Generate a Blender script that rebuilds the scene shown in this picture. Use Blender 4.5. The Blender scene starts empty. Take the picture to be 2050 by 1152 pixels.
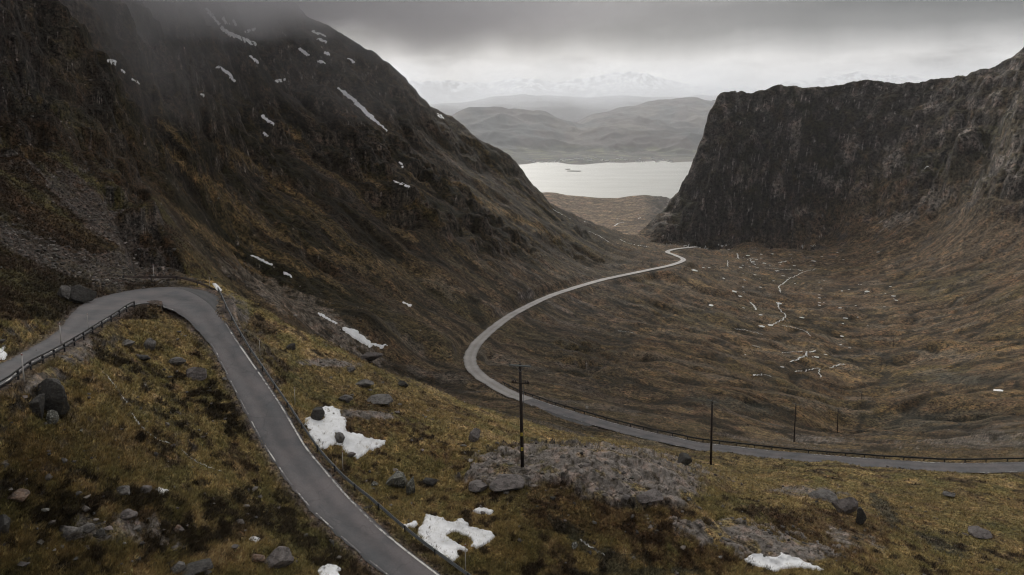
import bpy, math, random, time
import numpy as np
from mathutils import Vector
T0 = time.time()
STEP = 2.0            # column spacing of the ground grid
NROW = 1500
TUFT = 1.0
DENOISE = True
rng = np.random.RandomState(11)
random.seed(5)

# ------------------------------------------------------------------ camera geometry
F = 1385.0; CX = 1025.0; CY = 400.0
TILT = math.atan(180.0 / F); ct, st = math.cos(TILT), math.sin(TILT)
CAMZ = 400.0          # metres above the loch

def ray(px, py):
    """direction through a photo point: (sideways, up) per metre forward"""
    u = (np.asarray(px, float) - CX) / F; v = (CY - np.asarray(py, float)) / F
    dy = ct + v * st
    return u / dy, (-st + v * ct) / dy

def proj(X, Y, Z):
    z = Z - CAMZ
    d = Y * ct - z * st
    return CX + F * X / d, CY - F * (Y * st + z * ct) / d

def world(px, py, Y):
    a, s = ray(px, py)
    return np.stack([a * Y, np.asarray(Y, float) + 0 * a, CAMZ + s * Y], -1)

def sstep(e0, e1, x):
    t = np.clip((x - e0) / (e1 - e0), 0, 1)
    return t * t * (3 - 2 * t)

# ------------------------------------------------------------------ noise
_p = np.random.RandomState(7).permutation(256).astype(np.int32)
PERM = np.concatenate([_p, _p, _p])
_g = np.random.RandomState(8).normal(size=(256, 3)).astype(np.float32)
G3 = _g / np.linalg.norm(_g, axis=1)[:, None]
_t = np.random.RandomState(9).rand(256).astype(np.float32) * 2 * np.pi
G2 = np.stack([np.cos(_t), np.sin(_t)], 1)

def _fade(t): return t * t * t * (t * (t * 6 - 15) + 10)

def n2(x, y, seed=0):
    x = np.asarray(x, np.float32) + seed * 17.31; y = np.asarray(y, np.float32) - seed * 9.77
    xi = np.floor(x); yi = np.floor(y); fx = x - xi; fy = y - yi
    xi = xi.astype(np.int32) & 255; yi = yi.astype(np.int32) & 255
    u = _fade(fx); v = _fade(fy)
    def g(ix, iy, dx, dy):
        h = PERM[PERM[ix] + iy]; return G2[h, 0] * dx + G2[h, 1] * dy
    x1 = (xi + 1) & 255; y1 = (yi + 1) & 255
    a = g(xi, yi, fx, fy); b = g(x1, yi, fx - 1, fy)
    c = g(xi, y1, fx, fy - 1); d = g(x1, y1, fx - 1, fy - 1)
    a = a + u * (b - a); c = c + u * (d - c)
    return (a + v * (c - a)) * 1.5

def n3(x, y, z, seed=0):
    x = np.asarray(x, np.float32) + seed * 13.7; y = np.asarray(y, np.float32) - seed * 5.3; z = np.asarray(z, np.float32) + seed * 3.1
    xi = np.floor(x); yi = np.floor(y); zi = np.floor(z); fx = x - xi; fy = y - yi; fz = z - zi
    xi = xi.astype(np.int32) & 255; yi = yi.astype(np.int32) & 255; zi = zi.astype(np.int32) & 255
    u = _fade(fx); v = _fade(fy); w = _fade(fz)
    def g(dx, dy, dz):
        h = PERM[PERM[PERM[(xi + dx) & 255] + ((yi + dy) & 255)] + ((zi + dz) & 255)]
        return G3[h, 0] * (fx - dx) + G3[h, 1] * (fy - dy) + G3[h, 2] * (fz - dz)
    def lx(dy, dz):
        a = g(0, dy, dz); return a + u * (g(1, dy, dz) - a)
    def ly(dz):
        a = lx(0, dz); return a + v * (lx(1, dz) - a)
    a = ly(0)
    return (a + w * (ly(1) - a)) * 1.5

def fbm2(x, y, lam, octs=4, seed=0, gain=.5):
    o = 0; amp = 1
    for k in range(octs):
        o = o + amp * n2(x / lam, y / lam, seed + k); lam = lam / 2.03; amp *= gain
    return o

def blur(A, n, axis):
    """box blur, edge padded"""
    if n < 1: return A
    A = np.moveaxis(A, axis, 0)
    pad = np.concatenate([np.repeat(A[:1], n, 0), A, np.repeat(A[-1:], n, 0)], 0)
    c = np.cumsum(pad, 0, dtype=np.float64); c = np.concatenate([np.zeros_like(c[:1]), c], 0)
    out = (c[2 * n + 1:] - c[:-(2 * n + 1)]) / (2 * n + 1)
    return np.moveaxis(out, 0, axis)

# ------------------------------------------------------------------ survey points (photo point and distance forward)
UP_IN = [(-260, 905, 33), (-150, 850, 36), (0, 775, 41), (60, 738, 46), (125, 702, 53), (180, 668, 60), (225, 640, 66), (262, 617, 72),
         (300, 611, 75.5), (338, 619, 76.5), (375, 643, 75), (402, 668, 72.5), (423, 694, 71), (447, 739, 68), (474, 790, 64.5), (512, 865, 60.5),
         (545, 921, 58), (580, 970, 55.5), (629, 1029, 52.7), (709, 1102, 49.7), (769, 1151, 48), (850, 1213, 46), (950, 1290, 43.5)]
UP_OUT = [(-260, 835, 37), (-150, 795, 40), (0, 725, 45.5), (60, 694, 51), (112, 662, 57.5), (140, 628, 65), (172, 603, 72.5), (210, 590, 78), (258, 582, 82.5),
          (305, 578, 85), (352, 577, 86), (402, 581, 85), (440, 598, 82), (448, 632, 77.5), (466, 668, 74.5), (499, 715, 71), (526, 757, 68.7), (565, 814, 65),
          (609, 887, 61), (648, 938, 58.5), (700, 995, 55.2), (752, 1046, 52.7), (805, 1092, 51)]
# later stations of the outer edge so both lists have partners
UP_IN2 = UP_IN
LOW = [(2600, 915, 103), (2350, 925, 105), (2200, 932, 108), (2047, 938, 112), (1907, 938, 115), (1780, 931, 118), (1650, 920, 121), (1552, 911, 123.5), (1480, 903, 126), (1400, 894, 129),
       (1352, 885, 132), (1262, 863, 138), (1178, 841, 146), (1091, 813.5, 157), (1047, 798, 165), (1019, 787, 171), (985, 769, 182), (958, 750, 195),
       (943, 732, 212), (942, 712, 228), (955, 688, 248), (985, 660, 280), (1030, 628, 325), (1095, 596, 392), (1150, 577, 440), (1210, 560, 500),
       (1290, 543, 580), (1345, 531, 650), (1368, 521, 720), (1352, 512, 780), (1336, 505, 840), (1355, 499, 900), (1395, 495, 960)]

PTS = []
def P(*a): PTS.extend(a)
P(*UP_IN); P(*UP_OUT); P(*LOW)
P((860, 1136, 49.5), (950, 1205, 47.5))
# ground below and beside the camera
for px in (-400, 0, 400, 800, 1200, 1600, 2000, 2450):
    k = (px + 400) / 2850
    P((px, 2500 + 200 * k, 13 + 3 * k))
    P((px, 1600 + 100 * k, 24 + 8 * k))
P((-300, 1150, 30), (0, 1150, 33.5), (150, 1150, 35.5), (300, 1150, 38), (450, 1150, 41), (600, 1150, 44), (690, 1150, 46.3))
P((0, 1000, 36), (150, 1000, 38.8), (300, 1000, 42.5), (450, 1000, 48), (530, 1000, 52.5))
P((0, 880, 38.6), (150, 880, 42.5), (300, 880, 49), (420, 880, 56), (-200, 930, 34), (60, 800, 42), (150, 740, 50))
P((150, 800, 46.5), (280, 790, 55), (400, 800, 62), (260, 700, 62.5), (350, 700, 67.5), (300, 640, 71.5), (370, 760, 64))
# right of the descending road, terrace with the big pole
P((500, 670, 82), (560, 690, 82), (620, 730, 80), (700, 790, 76), (600, 800, 70), (700, 870, 66), (800, 870, 70), (760, 960, 61.5), (850, 960, 63), (700, 930, 62))
P((950, 870, 73), (950, 960, 63), (1046, 937, 63.6), (1000, 1050, 55), (880, 1070, 55), (950, 1150, 50.5), (1050, 1150, 51), (1200, 1150, 52), (1400, 1150, 53.5),
  (1600, 1150, 54.5), (1800, 1150, 57), (2050, 1150, 61), (2350, 1150, 66))
P((1150, 1030, 57), (1200, 980, 60), (1150, 935, 63.5), (1250, 920, 67), (1150, 905, 69), (1300, 960, 64), (1390, 960, 70), (1350, 1050, 57.5), (1500, 1060, 61), (1600, 1010, 70),
  (1423, 930, 101), (1400, 940, 85), (1700, 1010, 80), (1850, 1050, 75), (2050, 1050, 79), (1950, 985, 94), (2200, 1020, 90))
P((1060, 880, 78), (850, 810, 83), (760, 770, 83), (1250, 890, 92), (1100, 860, 95))
# crest of the terrace and the hidden drop behind it
CREST = [(470, 605, 90), (520, 622, 91), (560, 641, 92), (650, 684, 92), (760, 738, 92), (850, 776, 94), (950, 812, 101), (1020, 832, 116), (1100, 850, 125)]
P(*CREST)
P((480, 690, 112), (560, 710, 115), (650, 750, 118), (760, 790, 122), (850, 800, 130), (930, 812, 145))
P((1000, 812, 152), (1080, 832, 144), (1180, 862, 135), (1300, 895, 124), (1300, 905, 105), (1400, 915, 113))
P((1500, 925, 115), (1622, 928, 112), (1700, 940, 108), (1750, 955, 104), (2050, 960, 103), (1900, 958, 104), (1500, 945, 100), (1600, 950, 98))
# bank between crest drop and left slope foot
P((560, 632, 150), (650, 690, 160), (750, 740, 170), (850, 772, 178))
# valley between the two legs of the low road and beyond
P((1010, 760, 192), (1100, 790, 182), (1100, 750, 225), (1000, 720, 232), (1100, 700, 272), (1100, 650, 325), (1250, 845, 152), (1250, 800, 195), (1250, 700, 310), (1250, 600, 445),
  (1400, 870, 144), (1400, 800, 205), (1400, 700, 330), (1400, 600, 520), (1400, 545, 690), (1420, 505, 930), (1500, 482, 1050),
  (1590, 884, 168), (1600, 800, 255), (1600, 710, 410), (1560, 580, 670), (1600, 500, 960), (1660, 450, 1060),
  (1676, 868, 230), (1724, 811, 320), (1765, 746, 400), (1789, 692, 480),
  (1850, 900, 148), (1850, 800, 270), (1850, 700, 430), (1850, 600, 600), (1850, 500, 800), (1850, 430, 900),
  (2050, 905, 138), (2050, 800, 250), (2050, 700, 370), (2050, 600, 500), (2050, 500, 640), (2050, 430, 700), (2050, 300, 780),
  (2300, 890, 135), (2300, 700, 300), (2300, 500, 520), (2300, 300, 640), (2300, 100, 740), (2300, -30, 800))
# left side: near crags above the hairpin
for px, col in {-350: [(800, 41), (650, 50), (500, 60), (350, 70), (200, 80), (0, 95), (-200, 115)],
                -180: [(760, 43), (640, 53), (500, 67), (350, 80), (200, 92), (0, 112), (-200, 130)],
                0: [(640, 52), (560, 64), (480, 76), (400, 88), (300, 101), (200, 114), (100, 127), (0, 141), (-150, 165)],
                150: [(570, 78), (480, 93), (400, 108), (300, 130), (200, 152), (100, 175), (0, 200), (-150, 240)],
                300: [(562, 90), (520, 100), (450, 120), (380, 142), (300, 172), (200, 215), (100, 262), (0, 310), (-150, 370)],
                400: [(565, 94), (540, 118), (500, 155), (450, 182), (300, 240), (200, 280), (100, 325), (0, 385), (-150, 450)],
                450: [(575, 96), (560, 140)]}.items():
    P(*[(px, y, Y) for y, Y in col])

def plane_Y(px, py):
    a, s = ray(px, py)
    c0 = -80 - .15 * (37 * .304 - 230 * .952) + .68 * (-37 * .952 - 230 * .304)
    c1 = -.15 * (a * .304 + .952) + .68 * (-a * .952 + .304)
    return c0 / (s - c1)

# skylines: left mountain, then the right crag
SIL = [(-400, -420, 330), (0, -420, 330), (300, -300, 450), (400, -170, 540), (500, -70, 590), (580, 0, 610), (640, 42, 625), (690, 72, 640), (730, 98, 655), (760, 113, 670), (790, 138, 690), (808, 153, 700), (818, 170, 712), (829, 190, 722),
       (845, 202, 730), (870, 217, 738), (905, 236, 742), (930, 255, 742), (960, 279, 742), (985, 294, 744), (1010, 306, 746), (1030, 324, 750), (1046, 345, 755), (1056, 362, 760),
       (1075, 384, 775), (1097, 404, 800), (1130, 422, 830), (1165, 438, 865), (1205, 453, 920), (1245, 466, 985), (1268, 472, 1040), (1282, 464, 1090), (1300, 450, 1120), (1320, 431, 1145),
       (1340, 411, 1160), (1352, 393, 1165), (1366, 372, 1170), (1376, 352, 1170), (1385, 330, 1172), (1399, 300, 1178), (1408, 280, 1180), (1414, 250, 1185), (1420, 222, 1190), (1424, 207, 1190), (1440, 195, 1195),
       (1485, 187, 1195), (1520, 181, 1190), (1550, 170, 1185), (1600, 170, 1170), (1640, 172, 1160), (1700, 168, 1140), (1735, 163, 1125), (1775, 168, 1110), (1820, 166, 1090),
       (1860, 161, 1060), (1900, 155, 1030), (1940, 148, 1000), (1975, 134, 980), (2008, 131, 965), (2025, 112, 955), (2050, 92, 945), (2080, 70, 935), (2150, 10, 920), (2300, -120, 900), (2500, -220, 880)]
sil = np.array(SIL, float)
dense = []
for (x0, y0, Y0), (x1, y1, Y1) in zip(SIL[:-1], SIL[1:]):
    n = max(1, int(math.hypot(x1 - x0, y1 - y0) / 26))
    for k in range(n):
        t = k / n; dense.append((x0 + t * (x1 - x0), y0 + t * (y1 - y0), Y0 + t * (Y1 - Y0)))
P(*[d for d in dense if -60 < d[0] < 2400])
# the open left slope
sx, sy = sil[:, 0], sil[:, 1]
for px in range(500, 1320, 75):
    top = np.interp(px, sx, sy)
    for py in (560, 520, 460, 400, 330, 260, 190, 120, 50, -40):
        if py < top + 30: continue
        if px > 1100 and py > 530: continue
        Y = float(plane_Y(px, py)); ys = float(np.interp(px, sx, sil[:, 2]))
        if Y > ys * .93: continue
        P((px, py, Y))
P((480, 600, 150), (560, 600, 165), (650, 640, 182), (750, 700, 186), (750, 640, 200), (850, 720, 205), (850, 650, 232), (900, 690, 222), (1240, 515, 660), (1300, 503, 800), (1330, 497, 900), (915, 715, 218))
for px, py in ((930, 640), (905, 590), (1000, 590), (1075, 555), (1165, 530)):
    P((px, py, float(plane_Y(px, py))))
# right crag: foot, face
for x, yf, Yf in [(1330, 482, 1060), (1380, 489, 1060), (1430, 484, 1070), (1480, 474, 1085), (1530, 466, 1095), (1590, 452, 1085), (1650, 425, 1060), (1720, 405, 1030), (1800, 395, 980), (1900, 395, 900)]:
    P((x, yf, Yf))
    ytop = float(np.interp(x, sx, sy)); Yt = float(np.interp(x, sx, sil[:, 2]))
    for k in (.2, .4, .6, .8):
        y = yf + (ytop - yf) * k
        if yf - ytop > 50:
            kk = k ** 1.3 if x < 1600 else k
            P((x, y, Yf + (Yt - Yf) * kk))

def build_rbf():
    pts = {}
    for p in PTS: pts[(round(p[0]), round(p[1]))] = p
    q = np.array(list(pts.values()), float)
    a, s = ray(q[:, 0], q[:, 1])
    u = a; v = np.log(q[:, 2]); c = .035
    n = len(u)
    d = np.sqrt((u[:, None] - u) ** 2 + (v[:, None] - v) ** 2 + c * c)
    A = np.zeros((n + 3, n + 3)); A[:n, :n] = d - np.eye(n) * .0
    A[:n, :n] -= np.eye(n) * .0012
    A[:n, n] = 1; A[:n, n + 1] = u; A[:n, n + 2] = v; A[n:, :n] = A[:n, n:].T
    w = np.linalg.solve(A, np.concatenate([s, [0, 0, 0]]))
    print('survey points', n)
    def ev(uu, vv):
        out = np.empty(uu.shape); fu = uu.ravel(); fv = vv.ravel(); fo = out.ravel()
        for i in range(0, len(fu), 20000):
            sl = slice(i, i + 20000)
            dd = np.sqrt((fu[sl, None] - u) ** 2 + (fv[sl, None] - v) ** 2 + c * c)
            fo[sl] = dd @ w[:n] + w[n] + w[n + 1] * fu[sl] + w[n + 2] * fv[sl]
        return fo.reshape(uu.shape)
    return ev
ev = build_rbf()

# ------------------------------------------------------------------ base height field s(a, lnY)
A0 = float(ray(-420, 220)[0]); A1 = float(ray(2470, 220)[0])
L0, L1 = math.log(12.5), math.log(3350)
ca = np.linspace(A0, A1, 560); cl = np.linspace(L0, L1, 620)
CA, CL = np.meshgrid(ca, cl)
SF = ev(CA, CL)                      # front field
asil, ssil = ray(sil[:, 0], sil[:, 1])
o = np.argsort(asil); asil = asil[o]; ssil = ssil[o]; Ysil = sil[o, 2]

def ysil_of(a): return np.interp(a, asil, Ysil)

def bil(field, a, l):
    i = np.clip((l - L0) / (L1 - L0) * (len(cl) - 1), 0, len(cl) - 1.001); j = np.clip((a - A0) / (A1 - A0) * (len(ca) - 1), 0, len(ca) - 1.001)
    i0 = i.astype(int); j0 = j.astype(int); fi = i - i0; fj = j - j0
    return (field[i0, j0] * (1 - fi) * (1 - fj) + field[i0 + 1, j0] * fi * (1 - fj) + field[i0, j0 + 1] * (1 - fi) * fj + field[i0 + 1, j0 + 1] * fi * fj)

# moor beyond the pass: crest line just in front of the loch
mx = np.array([(900, 392), (1040, 390), (1095, 387), (1112, 388), (1135, 393), (1170, 396), (1200, 399), (1235, 399.5), (1262, 395), (1290, 392.5), (1315, 394), (1342, 400), (1400, 404), (1700, 400)], float)
ma, ms = ray(mx[:, 0], mx[:, 1])
def moor_s(a, Y):
    YC = 2650.0
    zc = np.interp(a, ma, ms) * YC                # height at the crest
    z = np.interp(Y, [900, 1300, 1900, 2300, YC, 3000, 3350], [0, 0, 0, 0, 0, 1, 1])
    front = np.interp(Y, [700, 1100, 1500, 2000, YC], [-205, -262, -300, -322, -335.0])
    t = sstep(1500, YC, Y)
    zz = front * (1 - t) + zc * t
    back = sstep(YC, 3150, Y)
    zz = zz * (1 - back) + (-415) * back
    return zz / Y

def field_s(a, l):
    Y = np.exp(l); ys = ysil_of(a)
    sf = bil(SF, a, np.minimum(l, np.log(ys)))
    zf = sf * np.minimum(Y, ys)
    over = np.maximum(Y - ys, 0)
    zf = zf - .9 * over * over / (over + 60)
    return np.maximum(zf, moor_s(a, Y) * Y) / Y

# ------------------------------------------------------------------ grid rows follow the visible relief
NC = int((2470 + 420) / STEP)
ga = np.linspace(A0, A1, NC)
fl = np.linspace(L0, L1, 3000)
qa = ga[::6]
S = field_s(qa[None, :] + 0 * fl[:, None], fl[:, None] + 0 * qa[None, :])
YY = np.exp(fl)[:, None]
_, PY = proj(qa[None, :] * YY, YY + 0 * S, CAMZ + S * YY)
d = -np.diff(PY, axis=0)                        # rise in the picture
D = np.maximum(d, 0) + .12 * np.minimum(np.maximum(-d, 0), 8) + .06
D = blur(blur(D, 6, 0), 10, 1)
cum = np.concatenate([np.zeros((1, D.shape[1])), np.cumsum(D, 0)], 0)
cum /= cum[-1]
tt = np.linspace(0, 1, NROW)
rows = np.stack([np.interp(tt, cum[:, j], fl) for j in range(cum.shape[1])], 1)      # NROW x len(qa)
jx = np.arange(NC) / 6.0; j0 = np.minimum(jx.astype(int), rows.shape[1] - 1); j1 = np.minimum(j0 + 1, rows.shape[1] - 1); fj = jx - j0
LN = rows[:, j0] * (1 - fj) + rows[:, j1] * fj
GA = np.broadcast_to(ga[None, :], LN.shape)
print('grid', LN.shape, time.time() - T0)

# ------------------------------------------------------------------ roads as world polylines
def cat(pts, step):
    pts = np.asarray(pts, float); out = []
    n = len(pts)
    for i in range(n - 1):
        p0 = pts[max(i - 1, 0)]; p1 = pts[i]; p2 = pts[i + 1]; p3 = pts[min(i + 2, n - 1)]
        L = np.linalg.norm(p2[:3] - p1[:3]); m = max(1, int(round(L / step)))
        for k in range(m):
            t = k / m
            out.append(.5 * ((2 * p1) + (-p0 + p2) * t + (2 * p0 - 5 * p1 + 4 * p2 - p3) * t * t + (-p0 + 3 * p1 - 3 * p2 + p3) * t ** 3))
    out.append(pts[-1]); return np.array(out)

def smooth1(v, n):
    v = np.asarray(v, float)
    for _ in range(n):
        v[1:-1] = .25 * v[:-2] + .5 * v[1:-1] + .25 * v[2:]
    return v

def wl(lst): return np.array([world(*p) for p in lst])
inW = cat(wl(UP_IN), .35)
outW = cat(wl(UP_OUT + [(862, 1136, 49.5), (950, 1203, 47.3), (1040, 1270, 45)]), .35)
def resample(c, n):
    s = np.concatenate([[0], np.cumsum(np.linalg.norm(np.diff(c, axis=0), axis=1))])
    t = np.linspace(0, s[-1], n); return np.stack([np.interp(t, s, c[:, k]) for k in range(3)], 1)
# pair the two edges station by station
def pair_edges(A, B, n=420):
    A = resample(A, n * 2); B = resample(B, n * 2)
    i = j = 0; pa = []; 
    while i < len(A) - 1 or j < len(B) - 1:
        pa.append((i, j))
        c = []
        if i < len(A) - 1 and j < len(B) - 1: c.append((np.linalg.norm(A[i + 1, :2] - B[j + 1, :2]), 1, 1))
        if i < len(A) - 1: c.append((np.linalg.norm(A[i + 1, :2] - B[j, :2]) + .02, 1, 0))
        if j < len(B) - 1: c.append((np.linalg.norm(A[i, :2] - B[j + 1, :2]) + .02, 0, 1))
        _, di, dj = min(c); i += di; j += dj
    pa.append((i, j)); pa = np.array(pa, float)
    for k in range(2): pa[:, k] = smooth1(pa[:, k], 200)
    q = resample(np.concatenate([pa, np.zeros((len(pa), 1))], 1), n)
    f = lambda M, t: np.stack([np.interp(t, np.arange(len(M)), M[:, k]) for k in range(3)], 1)
    return f(A, q[:, 0]), f(B, q[:, 1])
UE_in, UE_out = pair_edges(inW, outW)
zc = smooth1((UE_in[:, 2] + UE_out[:, 2]) / 2, 60)
dz = smooth1((UE_out[:, 2] - UE_in[:, 2]) / 2, 120) * .6
UE_in[:, 2] = zc - dz; UE_out[:, 2] = zc + dz
lowW = cat(wl(LOW), 1.2); lowW[:, 2] = smooth1(lowW[:, 2], 60)
lt = np.gradient(lowW[:, :2], axis=0); lt /= np.linalg.norm(lt, axis=1)[:, None]; ln_ = np.stack([-lt[:, 1], lt[:, 0]], 1)
low_hw = np.interp(lowW[:, 1], [100, 150, 250, 500, 900], [1.75, 1.85, 2.2, 2.6, 3.0])
# ground level under the roads
def nearest(X, Y, C, rad):
    """distance to the densely sampled line C, index of the nearest sample (or -1)"""
    best = np.full(X.shape, 1e9); idx = np.full(X.shape, -1, int)
    m = (X > C[:, 0].min() - rad) & (X < C[:, 0].max() + rad) & (Y > C[:, 1].min() - rad) & (Y < C[:, 1].max() + rad)
    xs = X[m]; ys = Y[m]; b = best[m]; id_ = idx[m]
    for k0 in range(0, len(C), 12):
        c = C[k0:k0 + 13]
        mm = (xs > c[:, 0].min() - rad) & (xs < c[:, 0].max() + rad) & (ys > c[:, 1].min() - rad) & (ys < c[:, 1].max() + rad)
        if not mm.any(): continue
        dd = np.hypot(xs[mm][:, None] - c[:, 0], ys[mm][:, None] - c[:, 1])
        kk = dd.argmin(1); dv = dd[np.arange(len(kk)), kk]
        bb = b[mm]; ii = id_[mm]; up = dv < bb; bb[up] = dv[up]; ii[up] = (kk + k0)[up]; b[mm] = bb; id_[mm] = ii
    best[m] = b; idx[m] = id_; return best, idx

# domain warp on the crags, so ledges and ribs are relief and not paint
Yb = np.exp(LN); Sb = field_s(GA, LN)
Xb = GA * Yb; Zb = Sb * Yb
crag = sstep(150, 320, Yb) * sstep(700, 560, Yb) * 0
RIB = 0
# region weights
PXb, PYb = proj(Xb, Yb, Zb + CAMZ)
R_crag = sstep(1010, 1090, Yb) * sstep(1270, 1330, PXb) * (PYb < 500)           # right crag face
R_right = sstep(1500, 1800, PXb) * sstep(470, 380, PYb) * (Yb > 500)            # high right slope
R_left = sstep(105, 190, Yb) * sstep(1330, 1150, PXb) * (Yb < 1000) * (Xb < np.maximum(-20, Yb * .3))
R_left = np.clip(R_left, 0, 1)
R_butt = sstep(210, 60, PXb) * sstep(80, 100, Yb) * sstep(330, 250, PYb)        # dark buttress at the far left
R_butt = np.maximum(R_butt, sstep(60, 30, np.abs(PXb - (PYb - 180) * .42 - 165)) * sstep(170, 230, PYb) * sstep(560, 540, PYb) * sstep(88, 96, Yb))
_dd, _ = nearest(Xb, Yb, lowW, 75.0)
RD = sstep(8, 70, np.minimum(_dd, 80))
W = np.maximum(np.maximum(R_crag, R_right * .7), np.maximum(R_butt, R_left * .45))
def ridged(v): return 1 - 2 * np.abs(v)
wr = np.zeros_like(Yb); wa = np.zeros_like(Yb)
for lam, k in ((90, 0), (42, 1), (20, 2), (9, 3), (4.2, 4)):
    pxs = Yb / 692.0
    wt = np.clip(lam / (pxs * 3) - .6, 0, 1) * np.clip(Yb / (lam * 3.2) - .4, 0, 1)
    wr += wt * lam * (.44 if lam < 60 else .38) * (2.4 * np.abs(n3(Xb / lam, Yb / lam, Zb / (lam * 2.0), 20 + k)) - .55)
    wa += wt * lam * .14 * n3(Xb / lam, Yb / lam, Zb / (lam * 1.6), 40 + k)
ys_ = ysil_of(GA)
edge = np.clip((ys_ - Yb) / (.09 * ys_), 0, 1) * .78 + .22
wr += R_crag * 34 * (2.2 * np.abs(n3(Xb / 130, Yb / 130, Zb / 420, 30)) - .5)
W = W * RD
LNw = LN + wr * W / Yb * edge
GAw = GA + wa * W / Yb * .5
S1 = field_s(GAw, LNw)
Z1 = S1 * Yb
del PXb, PYb
print('warp', time.time() - T0)


# ------------------------------------------------------------------ fine relief
X = GA * Yb; Z = Z1.copy()
pxs = Yb / 692.0
calm = 1 - .6 * sstep(1100, 1300, Yb)
for lam, k, amp in ((38, 0, .05), (17, 1, .075), (8, 2, .085), (4.1, 3, .08), (2.0, 4, .10), (1.0, 5, .11), (.5, 6, .10), (.24, 7, .12)):
    wt = np.clip(lam / (pxs * 2.2) - .7, 0, 1) * np.clip(Yb / (lam * 7) - .35, 0, 1)
    nz = n3(X / lam, Yb / lam, Z1 / lam, 60 + k)
    if k in (1, 2, 3): nz = .6 * nz + .5 * (.5 - np.abs(n2(X / lam * .8, Yb / lam * .8, 70 + k)) * 1.6)
    Z += wt * lam * amp * nz * calm
PXb0, PYb0 = proj(X, Yb, Z + CAMZ)
# gullies down the open left slope (c runs along the contour, f down the fall line)
cc = (X + 21) * .304 + (Yb - 230) * .952
ff = (X + 21) * .952 - (Yb - 230) * .304
wob = 20 * n2(cc / 60, ff / 60, 91) + 8 * n2(cc / 22, ff / 25, 92)
str1 = n2((cc + wob) / 17, ff / 85, 93)
str2 = n2((cc + wob) / 7.5, ff / 36, 94)
str3 = n2((cc + wob) / 3.2, ff / 14, 95)
cz = sstep(-.16, .18, fbm2(X, Yb, 150, 3, 160) + .25 * sstep(450, 150, PYb0) - .12 + .1 * R_butt)
Z += R_left * (.15 + .85 * RD) * (2.0 * str1 + .9 * str2 + .5 * str3) * (1 - .9 * cz)
cz = np.maximum(cz, sstep(560, 400, PXb0) * sstep(430, 320, PYb0))
ESK = .22 + .78 * sstep(0, .16, (ysil_of(GA) - Yb) / ysil_of(GA))
CR = np.clip(R_left * cz * RD + R_butt, 0, 1) * ESK
for lam, k in ((34, 0), (15, 1), (7, 2), (3.3, 3), (1.6, 4)):
    wt = np.clip(lam / (pxs * 2.5) - .6, 0, 1) * np.clip(Yb / (lam * 5) - .3, 0, 1)
    Z += CR * wt * lam * .24 * (2.2 * np.abs(n3(X / lam, Yb / lam, Z / (lam * 1.5), 165 + k)) - .5)
def ledges(h, k, dip=.10):
    t = (Z + dip * X + h * 1.1 * n2(X / (h * 6), Yb / (h * 6), k)) / h
    return h * .155 * np.sin(2 * np.pi * t)
Z += CR * (ledges(13, 170) * sstep(150, 300, Yb) + ledges(5.2, 171) + .8 * ledges(2.2, 172) * sstep(260, 150, Yb)) * .8
# right slopes: ribs running down and away
rc = X * .86 + Yb * .5; rf = -X * .5 + Yb * .86
rw = 16 * n2(rc / 70, rf / 70, 96)
rs1 = n2((rc + rw) / 26, rf / 160, 97); rs2 = n2((rc + rw) / 10, rf / 70, 98)
R_rs = np.clip(R_right + R_crag, 0, 1)
Z += R_rs * (1.6 * rs1 + .9 * rs2) * (1 - .5 * R_crag)
pal = 0
Z += np.maximum(ESK, .5) * R_rs * (ledges(26, 173, -.12) * 1.1 + ledges(11, 174, -.12) + 2.6 * (2.2 * np.abs(n3(X / 16, Yb / 16, Z / 22, 175)) - .5) + 1.6 * (2.2 * np.abs(n3(X / 7, Yb / 7, Z / 10, 176)) - .5))
# hollows and peat hags on the floor of the glen
R_floor = sstep(150, 260, Yb) * sstep(1150, 950, Yb) * (1 - R_left) * (1 - R_rs)
hag = ridged(n2(X / 46, Yb / 30, 101)) * .5 + .5
Z += R_floor * (2.6 * n2(X / 60, Yb / 40, 102) + 1.5 * n2(X / 22, Yb / 18, 103) + .7 * np.abs(n2(X / 9, Yb / 8, 104)) - 1.0 * sstep(.86, .97, hag))
# the slab under the big pole stands a little proud
PX, PY = proj(X, Yb, Z + CAMZ)

def blob(px, py, rx, ry, rot=0, soft=.35, nz=.35, lam=None, y0=0, y1=1e9):
    c, s_ = math.cos(math.radians(rot)), math.sin(math.radians(rot))
    dx = PX - px; dy = PY - py
    out = np.zeros_like(PX, np.float32)
    m = (np.abs(dx) < 1.8 * max(rx, ry)) & (np.abs(dy) < 1.8 * max(rx, ry)) & (Yb > y0) & (Yb < y1)
    if not m.any(): return out
    u = (dx[m] * c + dy[m] * s_) / rx; v = (-dx[m] * s_ + dy[m] * c) / ry
    xx = X[m]; yy = Yb[m]; L = (lam or 3.0)
    r = np.hypot(u, v) + nz * (n2(xx / L, yy / L, 110) + .6 * n2(xx / L * 2.7, yy / L * 2.7, 111) + .4 * n2(xx / L * 7, yy / L * 7, 112))
    out[m] = sstep(1 + soft / 2, 1 - soft / 2, r)
    return out
def mx_(*a):
    o = a[0]
    for b in a[1:]: o = np.maximum(o, b)
    return o
slab = mx_(blob(1190, 935, 210, 38, 4, lam=2.2, y0=55, y1=90), blob(1010, 955, 80, 24, 0, lam=1.8, y0=50, y1=90), blob(1300, 975, 100, 40, 8, lam=2, y0=50, y1=90),
           blob(1230, 985, 90, 26, 10, lam=2, y0=50, y1=90))
slab2 = mx_(blob(1480, 1075, 130, 26, 8, lam=1.6, nz=.55, y0=50, y1=75), blob(1560, 1100, 110, 22, 5, lam=1.6, nz=.55, y0=50, y1=75))
_zs = blur(blur(Z, 4, 0), 4, 1); _k = np.clip(slab + slab2, 0, 1) * .85; Z = Z * (1 - _k) + _zs * _k
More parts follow.
